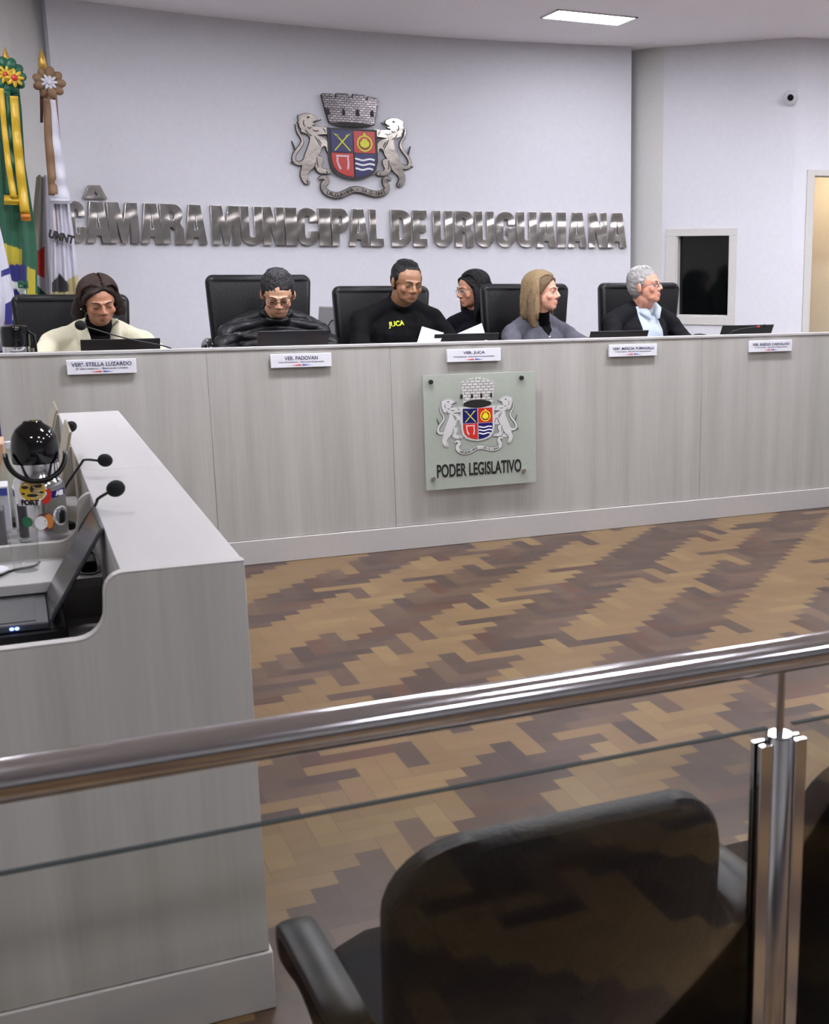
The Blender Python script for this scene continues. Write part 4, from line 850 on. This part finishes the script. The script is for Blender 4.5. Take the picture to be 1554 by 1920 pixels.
# ------------------------------------------------------------------ laptops, microphones, thermos and papers on the long desk
WT = .985
def desk_laptop(u0, u1, v, yh, label, back, tilt=28):
    p, q = PYp(u0, v, yh-.09), PYp(u1, v, yh-.09); zt = (p.z+q.z)/2; h = (zt-WT-.016)/math.cos(math.radians(tilt))
    laptop(((p.x+q.x)/2, yh, WT), PI, q.x-p.x, .23, h, math.radians(tilt), back, M['screen'], label, group='open laptops on the long desk')
desk_laptop(150, 300, 635, 6.66, 'black open laptop in front of the woman in the cream jacket', M['black'])
desk_laptop(482, 616, 619, 6.66, 'dark grey open laptop in front of the man in the puffer jacket', M['lid'])
desk_laptop(815, 936, 625, 6.66, 'black open laptop beside the white papers, above the middle name plate', M['black'])
desk_laptop(1108, 1217, 620, 6.66, 'black open laptop between the blonde woman and the white-haired man', M['black'])
desk_laptop(1354, 1450, 609, 6.66, 'black open laptop at the empty right end of the long desk', M['black'])
b = PYp(151, 610, 6.42); e1 = PYp(318, 652, 6.44)
mic((e1.x+.03, 6.5, WT), [(e1.x+.02, 6.48, 1.08), tuple(e1), tuple(PYp(235, 634, 6.42)), tuple(PYp(162, 613, 6.42))], b, .024, 'long gooseneck microphone in front of the woman in the cream jacket')
b = PYp(1433, 611, 6.42); s_ = PYp(1372, 622, 6.45)
mic((s_.x-.03, 6.5, WT), [(s_.x-.02, 6.48, 1.05), tuple(s_), tuple(PYp(1425, 612, 6.42))], b, .010, 'gooseneck microphone with red ring before the rightmost laptop', red=True)
tz = PYp(29, 609, 6.5).z-WT; tb = (PYp(29, 640, 6.5).x, 6.5, WT); t = empty('thermos', tb, 'small steel thermos with black lid at the left end of the long desk', 'thermos')
MB().lathe([(.001, 0), (.056, 0), (.060, .01), (.060, tz-.1), (.001, tz-.098)], tb, 32).build('body', M['chrome'], t, smooth='auto')
MB().lathe([(.001, tz-.102), (.063, tz-.102), (.064, tz-.09), (.064, tz-.03), (.060, tz-.008), (.045, tz), (.001, tz+.001)], tb, 32).build('lid', M['gloss'], t, smooth='auto')
MB().tube([(tb[0]+.055, tb[1]-.02, tb[2]+tz-.03), (tb[0]+.085, tb[1]-.03, tb[2]+tz-.05), (tb[0]+.085, tb[1]-.03, tb[2]+.06), (tb[0]+.06, tb[1]-.02, tb[2]+.03)], .007).build('handle', M['plastic'], t, smooth=True)
t = MB().lathe([(.001, 0), (.022, 0), (.025, .15), (.023, .15), (.02, .004), (.001, .004)], (PYp(54, 640, 6.6).x, 6.62, WT), 24).build('steel_cup', M['chrome'], smooth='auto'); tag(t, 'slim steel cup beside the thermos at the left end of the long desk', 'cup')
def sheet(name, px, ys, label, lines=False):
    P = [PYp(u, v, y) for (u, v), y in zip(px, ys)]; n = (P[1]-P[0]).cross(P[2]-P[0]).normalized()*.0006
    t = MB().add([p-n for p in P]+[p+n for p in P], [(3, 2, 1, 0), (4, 5, 6, 7), (0, 1, 5, 4), (1, 2, 6, 5), (2, 3, 7, 6), (3, 0, 4, 7)]).build(name, M['paper']); recenter(t, P[3]); return tag(t, label, 'paper', 'papers held by the man in the black sweater')
sheet('paper_sheet', [(791, 612), (832, 624), (815, 668), (774, 668)], [6.62, 6.60, 6.52, 6.54], 'white sheet standing on the desk in front of the black sweater')
sheet('paper_sheet', [(856, 626), (903, 606), (917, 650), (868, 664)], [6.68, 6.66, 6.56, 6.58], 'white sheet tilted between the black sweater man and the blonde woman')
# side table with a laptop behind the desk
sx = PYp(605, 600, 7.75).x
t = empty('side_table', (sx, 7.85, DAIS), 'small dark side table behind the chairs', 'table')
MB().box((sx-.25, 7.6, .90), (sx+.35, 8.1, .93)).build('tabletop', M['lam'], t, bevel=.003)
for dx in (-.22, .32):
    for dy in (7.63, 8.07): MB().box((sx+dx-.02, dy-.02, DAIS), (sx+dx+.02, dy+.02, .90)).build('leg', M['plastic'], t)
p, q = PYp(593, 573, 7.75), PYp(621, 577, 7.75)
R2 = laptop((sx, 7.75, .93), math.radians(-70), .22, .22, p.z-.95, math.radians(8), M['steel'], mat('pale_screen', s2l(140, 138, 140), .4), 'grey laptop seen edge-on behind the desk between two leather chairs')
cable([tuple(PYp(612, 618, 7.7)), tuple(PYp(620, 603, 7.7)), tuple(PYp(627, 601, 7.7)), tuple(PYp(632, 612, 7.7)), tuple(PYp(640, 640, 7.7))], 'black cable looping up between the leather chairs', .004)
# ------------------------------------------------------------------ people
class Blob(MB):
    def __init__(s): super().__init__(); s.m = Matrix()
    def sp(s, c, r, rot=None, n=20):
        a = len(s.v); s.sphere(c, r, rot, n); s._t(a)
    def cp(s, p0, p1, r0, r1, n=18): a = len(s.v); s.capsule(p0, p1, r0, r1, n); s._t(a)
    def tb(s, pts, r, n=10, flat=1): a = len(s.v); s.tube(pts, r, n, True, flat); s._t(a)
    def _t(s, a):
        for i in range(a, len(s.v)): s.v[i] = tuple(s.m@Vector(s.v[i]))
    def remesh(s, name, voxel, smooth_it=3, disp=None):
        o = bpy.data.objects.new('t', s.mesh(name)); C.objects.link(o)
        r = o.modifiers.new('r', 'REMESH'); r.mode = 'VOXEL'; r.voxel_size = voxel
        if smooth_it: k = o.modifiers.new('s', 'SMOOTH'); k.factor = .5; k.iterations = smooth_it
        me = bpy.data.meshes.new_from_object(o.evaluated_get(bpy.context.evaluated_depsgraph_get())); bpy.data.objects.remove(o)
        if disp:
            ns = [v.normal.copy() for v in me.vertices]
            for v, n in zip(me.vertices, ns): v.co += n*disp(v.co)
        return me
def hand(b, wrist, d, side, flat=True):
    """relaxed hand lying on the desk: d = finger direction in the horizontal plane, side = +1 when the thumb is towards d turned left"""
    d = Vector(d).normalized(); n = Vector((0, 0, 1)); s = n.cross(d)*side; w_ = Vector(wrist)
    b.tb([w_, w_+d*.03, w_+d*.06, w_+d*.085], [.024, .034, .038, .034], 14, .42)
    for k, (o_, L) in enumerate(((.028, .066), (.010, .074), (-.009, .069), (-.027, .055))):
        p = w_+d*.075+s*o_; b.tb([p, p+d*L*.4+n*.009, p+d*L*.75+n*.002, p+d*L-n*.008], [.0095, .009, .008, .0065], 10)
    p = w_+d*.022+s*.028; b.tb([p, p+s*.022+d*.022+n*.002, p+s*.03+d*.05, p+s*.028+d*.066-n*.003], [.012, .011, .0095, .0075], 10)
SKIN = attr_mat('skin', .5, sss=.15, bump=.05, bscale=150)
def proj_on(target_me, x, z, y0, off):
    pass
from mathutils.bvhtree import BVHTree
def decal(body_me, loops, m, name, parent, off=.004, thick=.003, cuts=3):
    """cloth piece following the front of a garment: loops are (x, z)"""
    dg = BVHTree.FromPolygons([v.co for v in body_me.vertices], [p.vertices[:] for p in body_me.polygons])
    me = curve_mesh(loops, 0); bm = bmesh.new(); bm.from_mesh(me); bmesh.ops.triangulate(bm, faces=bm.faces)
    for _ in range(cuts):
        ee = [e for e in bm.edges if e.calc_length() > .012]
        if not ee: break
        bmesh.ops.subdivide_edges(bm, edges=ee, cuts=1); bmesh.ops.triangulate(bm, faces=bm.faces)
    bmesh.ops.remove_doubles(bm, verts=bm.verts, dist=1e-5); bm.to_mesh(me); bm.free(); last = None; miss = []
    for v in me.vertices:
        h = dg.ray_cast(Vector((v.co.x, 5.5, v.co.y)), Vector((0, 1, 0)))
        if h[0] is None: miss.append((v, v.co.x, v.co.y)); continue
        last = h[0].y; v.co = Vector((h[0].x, h[0].y-off, h[0].z))
    for v, x, z in miss: v.co = Vector((x, (last or 6.9)-off, z))
    o = obj(name, me, m, parent, smooth=True); sd = o.modifiers.new('thickness', 'SOLIDIFY'); sd.thickness = thick; return o
def person(label, head, yaw, pitch, roll, skin, hair, cloth, sh=.205, scale=1.0, ty=.13, lean=0, brow=s2l(40, 32, 28), drop=.235, puffer=False, lips=None, female=False, eyes_open=False, arms=True, chest=(.195, .125), twist=0):
    hx, hy, hz = head; bx = hx+lean; by = hy+ty; sz = hz-drop
    HM = Matrix.Translation(head)@Matrix.Rotation(math.radians(yaw), 4, 'Z')@Matrix.Rotation(math.radians(pitch), 4, 'X')@Matrix.Rotation(math.radians(roll), 4, 'Y')@Matrix.Diagonal((scale*1.07, scale*1.0, scale*.93, 1))
    B = Blob(); B.m = HM
    B.sp((0, .012, .035), (.077, .093, .088)); B.sp((0, -.018, -.030), (.062, .070, .080)); B.sp((0, -.055, -.088), (.030, .026, .022)); B.sp((0, -.03, -.07), (.052 if not female else .047, .052, .040))
    B.tb([(0, -.084, .012), (0, -.096, -.008), (0, -.103, -.023), (0, -.104, -.030)], [.0075, .009, .0105, .0095], 12)
    for s in (-1, 1):
        B.sp((s*.012, -.094, -.031), .0085, None, 10); B.cp((s*.010, -.082, .024), (s*.040, -.072, .022), .0105, .008, 10)
        B.sp((s*.036, -.058, -.024), (.026, .020, .026)); B.sp((s*.030, -.073, .004), (.0135, .010, .0095), None, 14)
        B.sp((s*.079, .012, -.002), (.008, .020, .031), Matrix.Rotation(s*.35, 3, 'Z')); B.sp((s*.076, .006, -.024), (.008, .010, .011))
    B.tb([(-.022, -.077, -.062), (-.010, -.0845, -.058), (0, -.0855, -.0595), (.010, -.0845, -.058), (.022, -.077, -.062)], [.0025, .0052, .005, .0052, .0025], 8)
    B.tb([(-.019, -.076, -.067), (0, -.0845, -.0705), (.019, -.076, -.067)], [.003, .0068, .003], 8)
    B.sp((0, -.074, -.062), (.026, .014, .022))
    throat = HM@Vector((0, .012, -.075)); nape = HM@Vector((0, .04, -.02)); B.m = Matrix()
    nb = Vector((bx, by-.005, sz+.03)); B.cp(tuple(throat), tuple(nb), .050 if female else .058, .060 if female else .068); B.cp(tuple(nape), tuple(nb), .045, .06)
    # slim torso, arms and hands under the clothes
    RB = Matrix.Rotation(math.radians(twist), 3, 'Z'); B.sp((bx, by+.01, sz-.15), (.135, .075, .15), RB); B.sp((bx, by+.03, sz-.36), (.13, .08, .18), RB)
    SR = Matrix.Rotation(math.radians(twist), 3, 'Z'); pv = Vector((bx, by, 0))
    def tw(x, y, z): q = SR@(Vector((x, y, 0))-pv); return (q.x+bx, q.y+by, z)
    elb, wr, sho = {}, {}, {}
    for s in (-1, 1):
        sho[s] = tw(bx+s*sh, by+.01, sz-.055); elb[s] = tw(bx+s*(sh+.075), by-.10, max(sz-.20, WT+.07)); wr[s] = tw(bx+s*(sh-.06), by-.33, WT+.045)
        if not arms: elb[s] = tw(bx+s*(sh+.04), by-.03, sz-.33); wr[s] = tw(bx+s*(sh-.05), by-.20, sz-.52)
        B.cp(sho[s], elb[s], .04, .034); B.cp(elb[s], wr[s], .034, .024); hand(B, Vector(wr[s]), (-s*.35, -1, -.06), 1 if s < 0 else -1)
    me = B.remesh('person', .0042, 5)
    inv = HM.inverted(); lipc = lips or tuple(c*k for c, k in zip(skin, (.88, .70, .70)))
    def cf(co):
        q = inv@co
        if q.y < -.05 and abs(q.x) < .028:
            d = (q.x/.021)**2+((q.z+.064)/.0085)**2
            if d < 1.6: k = max(0, min(1, (1.6-d)/.7)); return tuple(a*(1-k)+b_*k for a, b_ in zip(skin, lipc))
        if q.y < -.03 and ((abs(q.x)-.042)/.025)**2+((q.z+.022)/.02)**2 < 1: return tuple(c*k for c, k in zip(skin, (1.03, .93, .92)))
        if q.y < -.05 and ((abs(q.x)-.031)/.02)**2+((q.z-.004)/.013)**2 < 1: return tuple(c*.93 for c in skin)  # eye sockets darkened in the skin colour, standing in for shade
        return skin
    colour(me, cf); origin = (bx, by+.1, DAIS+.47)
    P = obj('person', me, SKIN, None, smooth=True); recenter(P, origin); tag(P, label, 'person')
    bpy.context.view_layer.update()
    # brows, lashes, eyes
    bm_ = mat('brow_%d' % round(brow[0]*1e4), brow, .9); E = Blob(); E.m = HM
    for s in (-1, 1): E.tb([(s*.012, -.093, .026), (s*.028, -.087, .031), (s*.046, -.070, .026)], [.0028, .0034, .0018], 8, .8)
    E.build('eyebrows', bm_, P, smooth=True)
    E = Blob(); E.m = HM; lz = .002 if eyes_open else -.002
    for s in (-1, 1):
        E = Blob(); E.m = HM; E.tb([(s*.018, -.0815, lz), (s*.030, -.0845, lz+(.005 if eyes_open else -.002)), (s*.043, -.076, lz)], [.0012, .0024, .0012], 6)
        E.build('eyelashes', M['blackink'], P, smooth=True)
    if eyes_open:
        for s in (-1, 1):
            E = Blob(); E.m = HM; E.sp((s*.030, -.0745, .002), (.0115, .0098, .0055)); e_ = E.build('eye', M['wenamel'], P, smooth=True)
            E = Blob(); E.m = HM; E.sp((s*.030, -.083, .002), (.0042, .0022, .0046)); E.build('iris', mat('dark_iris', s2l(40, 26, 18), .2), e_, smooth=True)
    # hair
    make_hair(P, HM, hair, nb, head)
    # clothing
    J = Blob(); cx_, cy_ = chest
    Rt = Matrix.Rotation(math.radians(twist), 3, 'Z')
    J.sp(tw(bx, by+.01, sz-.13), (cx_, cy_, .165), Rt); J.sp(tw(bx, by+.03, sz-.33), (cx_*.95, cy_+.02, .20), Rt); J.sp(tw(bx, by+.04, sz-.46), (cx_*.95, cy_+.02, .14), Rt)
    g = .009 if not puffer else .013
    for s in (-1, 1):
        J.cp(tw(bx+s*.05, by, sz+.015), sho[s], .062+g*.6, .055+g); J.cp(sho[s], elb[s], .054+g, .044+g); J.cp(elb[s], wr[s], .043+g, .031+g*.5)
    if cloth.get('collar'): r_ = cloth['collar']; J.tb([tuple(nb+Vector((0, .004, -.02))), tuple(nb.lerp(throat, .60)+Vector((0, .002, 0)))], [r_+.016, r_+.002], 24)
    if puffer: dsp = lambda co: .015*abs(math.sin((co.z+.15*abs(co.x-bx))*PI/.055))**.7-.008+.005*noise.noise(co*22)
    else: dsp = lambda co: .008*noise.noise(Vector((co.x*11, co.y*11, co.z*16)))+.004*noise.noise(Vector((co.x*30, co.y*30, co.z*22)))
    jm = J.remesh('jacket', .0075, 4, dsp); jo = obj(cloth.get('name', 'jacket'), jm, cloth['mat'], P, smooth=True)
    T_ = Blob()
    for s in (-1, 1):
        kn = (bx+s*.12, by-.38, DAIS+.50); T_.cp((bx+s*.09, by+.06, DAIS+.54), kn, .085, .06); T_.cp(kn, (bx+s*.12, by-.40, DAIS+.10), .058, .042)
        S_ = Blob(); S_.tb([(bx+s*.12, by-.36, DAIS+.045), (bx+s*.12, by-.44, DAIS+.045), (bx+s*.12, by-.56, DAIS+.03)], [.04, .043, .03], 12, .9); S_.build('shoe', M['plastic'], P, smooth=True)
    obj('trousers', T_.remesh('trousers', .014, 2), mat('dark_trousers', s2l(30, 30, 38), .85), P, smooth=True)
    return P, jo, jm, HM, nb, throat, sz, bx, by
def make_hair(P, HM, hair, nb, head):
    kind, hm = hair['kind'], hair['mat']; H = Blob(); H.m = HM; rnd = random.Random(len(kind)+int(head[0]*100))
    fwd_ = hair.get('front', 0); pf = hair.get('puff', 0)
    H.sp((0, .026, .052+pf*.4), (.0815+pf, .096+pf, .086+pf)); H.sp((0, .048, .012), (.076+pf, .072+pf, .085))
    if kind == 'short':
        for s in (-1, 1): H.sp((s*.070, .006, .035), (.012+pf*.6, .034, .032)); 
        H.sp((0, .075, -.028), (.055, .03, .035))
    me = None
    if kind in ('bob', 'long', 'longdark'):
        L = {'bob': .07, 'long': .19, 'longdark': .20}[kind]; wd = {'bob': .012, 'long': .016, 'longdark': .006}[kind]
        for s in (-1, 1):
            if kind == 'longdark': H.tb([(s*.072, -.022, .05), (s*.085, -.022, .0), (s*.087, -.020, -.07), (s*.080, -.025, -.13), (s*.072, -.035, -.18)], [.016, .020, .020, .020, .010], 14, 1)
            H.tb([(s*.062, .006, .07), (s*.078, .024, .02), (s*(.082+wd), .034, -.05), (s*(.078+wd*1.5), .030, -.03-L*.6), (s*(.070+wd*2), .020, -.03-L)], [.020, .026, .032, .033, .020], 16, 1)
        H.tb([(0, .07, .04), (0, .10, -.03), (0, .10, -.03-L*.6), (0, .095, -.03-L)], [.07, .072, .075, .05], 20, .7)
        if kind != 'longdark': H.tb([(.012, -.055, .105), (-.04, -.066, .082), (-.070, -.040, .045), (-.080, -.01, .0)], [.010, .013, .016, .018], 12, .6); H.tb([(.012, -.055, .105), (.045, -.060, .085), (.070, -.038, .045), (.080, -.01, .0)], [.010, .012, .015, .018], 12, .6)
        else: H.tb([(.0, -.062, .10), (-.04, -.062, .085), (-.068, -.040, .05), (-.078, -.01, .0)], [.009, .011, .015, .02], 12, .6); H.tb([(.0, -.062, .10), (.04, -.062, .085), (.068, -.040, .05), (.078, -.01, .0)], [.009, .011, .015, .02], 12, .6)
    me = H.remesh('hair', .005, 9, lambda co: hair.get('curl', .002)*noise.noise(co*hair.get('cf', 90))+.0012*noise.noise(co*200))
    o = obj('hair', me, hm, P, smooth=True)
    S = Blob(); S.m = HM; n = hair.get('n', 90); Lh = {'short': 0, 'bob': .10, 'long': .22, 'longdark': .24}[kind]
    for i in range(n):
        pts = []; jit = rnd.uniform(-.003, .005)
        if kind == 'short':
            ph = rnd.uniform(-PI, PI); top = rnd.uniform(.0, .5); end = top+rnd.uniform(.15, .4)
            if math.sin(ph) < -.3 and end > .85: end = .85
            for k in range(7):
                th = top+(end-top)*k/6; a = ph+.05*math.sin(k*1.1+i)
                pts.append((math.cos(a)*math.sin(th)*(.083+pf+jit), .026+math.sin(a)*math.sin(th)*(.098+pf+jit), .05+pf*.4+math.cos(th)*(.088+pf+jit)))
        else:
            yp = rnd.uniform(-.066, .118); sd_ = 1 if i % 2 else -1; fl = rnd.uniform(-.012, .012)
            for k in range(9):
                t_ = .06+1.5*k/8; y = yp+(max(0, fl-yp))*min(1, t_/1.15) if yp < fl else yp
                kk = math.sqrt(max(.02, 1-((y-.026)/(.104+pf))**2)); wv = .0015*math.sin(k*1.7+i)
                pts.append((.010+sd_*(.088+pf+jit)*kk*math.sin(t_)-.010*(k/8), y+wv, .048+pf*.4+(.092+pf+jit)*kk*math.cos(t_)))
            x, y, z = pts[-1]; sgn = 1 if x > 0 else -1; ln = Lh*rnd.uniform(.86, 1.0); back = max(0, (y-.02)/.1)
            for k in range(1, 8): pts.append((x*(1-.12*back*k/7)+sgn*(.0030 if kind != 'bob' else .0008*(4-k))*k*(1-back)+.006*math.sin(k*1.1+i)*(1 if kind == 'long' else .35), y+.005*math.cos(k*1.2+i*2)+.002*k*back, z-ln*k/7))
        m_ = len(pts); S.tb(pts, [.0052*(1-.6*k/m_) for k in range(m_)] if kind != 'short' else [.0032*(1-.6*k/m_) for k in range(m_)], 6, .6)
    S.build('hair_locks', hair.get('mat2', hm), o, smooth=True)
def glasses(P, HM, m, w_=.021, h_=.015):
    G = Blob(); G.m = HM
    for s in (-1, 1):
        G.tb([(s*.032+w_*math.cos(a), -.094+.010*abs(s*.032+w_*math.cos(a))/.05, .000+h_*math.sin(a)) for a in [i*2*PI/20 for i in range(21)]], .0016, 6)
        G.tb([(s*.054, -.084, .006), (s*.074, -.04, .006), (s*.082, .012, .004)], .0016, 6)
    G.tb([(-.011, -.096, .004), (0, -.099, .007), (.011, -.096, .004)], .0016, 6); g = G.build('glasses', m, P, smooth=True)
    for s in (-1, 1):
        L = Blob(); L.m = HM; L.sp((s*.032, -.0885, 0), (w_*.95, .0012, h_*.95)); L.build('lens', M['tumbler'], g, smooth=True)
def hairmat(name, c, rough=.45): return mat(name, c, rough, 0, bump=.6, bscale=160, Specular_IOR_Level=.3)
sk_tan, sk_fair, sk_brown = s2l(184, 128, 96), s2l(216, 158, 132), s2l(150, 106, 76)
# 1 woman in the cream jacket
h = PYp(186, 566, 6.80); cream = mat('cream_wool', s2l(206, 201, 176), .9, bump=.4, bscale=220)
P, jo, jm, HM, nb, th, sz, bx, by = person('woman in cream jacket and black turtleneck looking down at a black laptop', tuple(h), 8, 20, -4, s2l(172, 122, 96), dict(kind='bob', mat=hairmat('dark_brown_hair', s2l(36, 23, 17)), mat2=hairmat('brown_hair_locks', s2l(46, 29, 21)), n=420), dict(mat=cream), sh=.225, female=True, ty=.15, drop=.165, lean=-.01, chest=(.21, .13))
TN = mat('black_knit', s2l(8, 8, 10), .95, Specular_IOR_Level=.15, bump=.4, bscale=300)
b = Blob(); b.tb([tuple(nb-Vector((0, .0, .04))), tuple(nb.lerp(th, .5)), tuple(nb.lerp(th, .72))], [.076, .064, .060], 24); b.build('turtleneck', TN, P, smooth=True)
decal(jm, [[(bx-.055, sz+.02), (bx+.055, sz+.02), (bx+.07, sz-.08), (bx+.05, sz-.25), (bx-.02, sz-.25), (bx-.05, sz-.1)]], TN, 'turtleneck_front', P)
for s in (-1, 1):
    b = Blob(); b.tb([(bx+s*.085, by+.03, sz+.055), (bx+s*.085, by-.06, sz+.035), (bx+s*.075, by-.115, sz-.03), (bx+s*.05, by-.135, sz-.12)], [.026, .036, .038, .014], 14, .38); b.build('collar', cream, P, smooth=True)
b = Blob(); b.m = HM; b.sp((-.083, .004, -.036), .006, None, 10); b.build('earring', mat('pearl', s2l(230, 225, 215), .2), P, smooth=True)
# 2 man in the puffer jacket
h = PYp(521, 553, 6.80); puff = mat('black_nylon', s2l(13, 14, 18), .45, Specular_IOR_Level=.35, bump=.3, bscale=60)
P, jo, jm, HM, nb, th, sz, bx, by = person('man in black puffer jacket and glasses looking down at a dark grey laptop', tuple(h), -10, 27, 2, s2l(194, 150, 122), dict(kind='short', mat=hairmat('greying_black_hair', s2l(34, 32, 35)), mat2=hairmat('grey_hair_locks', s2l(66, 64, 68)), n=320, curl=.005, cf=60, puff=.004), dict(mat=puff, collar=.078), sh=.235, ty=.15, drop=.155, puffer=True, chest=(.225, .135))
glasses(P, HM, mat('thin_brown_frame', s2l(90, 60, 50), .3, .4))
# 3 man in the black sweater
h = PYp(763, 531, 6.84); kn = mat('black_sweater', s2l(7, 8, 10), .85, Specular_IOR_Level=.15, bump=.2, bscale=200)
P, jo, jm, HM, nb, th, sz, bx, by = person('man in black sweater with small yellow lettering, reading papers', tuple(h), 10, 14, 3, s2l(148, 108, 80), dict(kind='short', mat=hairmat('cropped_black_hair', s2l(16, 14, 15)), n=260, puff=-.0015), dict(mat=kn, name='sweater', collar=.072), sh=.24, ty=.13, drop=.155, chest=(.235, .135), twist=14, lean=-.02)
q = PYp(742, 608, 6.86); q2 = PYp(756, 607, 6.86); tm = fit_text('JUCA', (q2.x-q.x)*2.1, .038, .0, .0012)
dg = BVHTree.FromPolygons([v.co for v in jm.vertices], [p.vertices[:] for p in jm.polygons])
for v in tm.vertices:
    x, z = q.x+v.co.x, q.z+v.co.y+v.co.x*.12; hh = dg.ray_cast(Vector((x, 5.5, z)), Vector((0, 1, 0))); v.co = Vector((x, (hh[0].y if hh[0] else 6.86)-.004, z))
lt = obj('sweater_lettering', tm, mat('neon_yellow_print', s2l(205, 220, 50), .5), P); sd = lt.modifiers.new('thickness', 'SOLIDIFY'); sd.thickness = .001
# 4 woman behind
h = PYp(884, 545, 7.55)
P, jo, jm, HM, nb, th, sz, bx, by = person('dark-haired woman in glasses and navy top behind the desk, turned to the left', tuple(h), -80, 6, 0, s2l(188, 136, 110), dict(kind='longdark', mat=hairmat('black_hair', s2l(10, 9, 12)), n=360), dict(mat=mat('navy_black_top', s2l(11, 11, 22), .85, Specular_IOR_Level=.2), name='top', collar=.06), sh=.19, ty=.04, female=True, drop=.19, eyes_open=True, arms=False, lean=.05, chest=(.17, .12), twist=-40)
glasses(P, HM, M['steel'], .022, .018)
# 5 blonde woman in grey
h = PYp(1018, 549, 6.88); gm = mat('grey_wool', s2l(82, 82, 92), .85, bump=.3, bscale=250)
P, jo, jm, HM, nb, th, sz, bx, by = person('blonde long-haired woman in buttoned grey jacket looking to the right', tuple(h), 44, -2, 0, s2l(208, 154, 132), dict(kind='long', mat=hairmat('dark_blonde_hair', s2l(100, 80, 56)), mat2=hairmat('blonde_locks', s2l(138, 116, 84)), n=440, puff=.003), dict(mat=gm), sh=.20, ty=.08, female=True, drop=.195, eyes_open=True, lean=-.0, chest=(.185, .125), twist=14, brow=s2l(110, 80, 60))
b = Blob(); b.tb([tuple(nb-Vector((0, 0, .03))), tuple(nb.lerp(th, .6)), tuple(nb.lerp(th, .8))], [.07, .056, .053], 24); b.build('turtleneck', TN, P, smooth=True)
decal(jm, [[(bx-.02, sz+.02), (bx+.055, sz+.02), (bx+.06, sz-.03), (bx+.03, sz-.06), (bx+.0, sz-.03)]], TN, 'turtleneck_front', P)
for z in (-.07, -.15, -.22):
    hh = BVHTree.FromPolygons([v.co for v in jm.vertices], [p.vertices[:] for p in jm.polygons]).ray_cast(Vector((bx+.035, 5.5, sz+z)), Vector((0, 1, 0)))
    if hh[0]: MB().sphere(hh[0], (.009, .005, .009)).build('button', M['chrome'], P, smooth=True)
b = Blob(); b.m = HM; b.sp((-.083, .002, -.04), .006, None, 10); b.build('earring', M['gold'], P, smooth=True)
# 6 white-haired man
h = PYp(1211, 538, 6.88); blz = mat('dark_blazer', s2l(17, 17, 21), .85, Specular_IOR_Level=.2, bump=.2, bscale=200)
P, jo, jm, HM, nb, th, sz, bx, by = person('white-haired man in dark blazer, light shirt and glasses looking right', tuple(h), 38, -8, 0, s2l(198, 144, 120), dict(kind='short', mat=hairmat('white_hair', s2l(150, 148, 146)), mat2=hairmat('white_locks', s2l(188, 186, 184)), n=300, curl=.006, cf=50, puff=.003), dict(mat=blz), sh=.23, ty=.08, drop=.165, eyes_open=True, chest=(.21, .135), twist=12, brow=s2l(170, 165, 160), lean=.01)
SHM = mat('pale_blue_shirt', s2l(178, 190, 202), .8, bump=.15, bscale=90)
decal(jm, [[(bx-.075, sz+.045), (bx+.045, sz+.04), (bx+.10, sz-.10), (bx+.14, sz-.28), (bx+.0, sz-.28), (bx-.05, sz-.14)]], SHM, 'shirt_front', P)
b = Blob(); b.tb([tuple(nb-Vector((0, 0, .03))), tuple(nb.lerp(th, .35))], [.084, .070], 24); b.build('shirt_collar', SHM, P, smooth=True)
for s in (-1, 1):
    b = Blob(); b.tb([(bx+s*.07, by-.03, sz+.06), (bx+.02+s*.05, by-.09, sz+.02), (bx+.03+s*.025, by-.13, sz-.03)], [.02, .03, .01], 12, .3); b.build('shirt_collar', SHM, P, smooth=True)
glasses(P, HM, mat('blue_grey_frame', s2l(60, 66, 96), .3, .3), .021, .014)
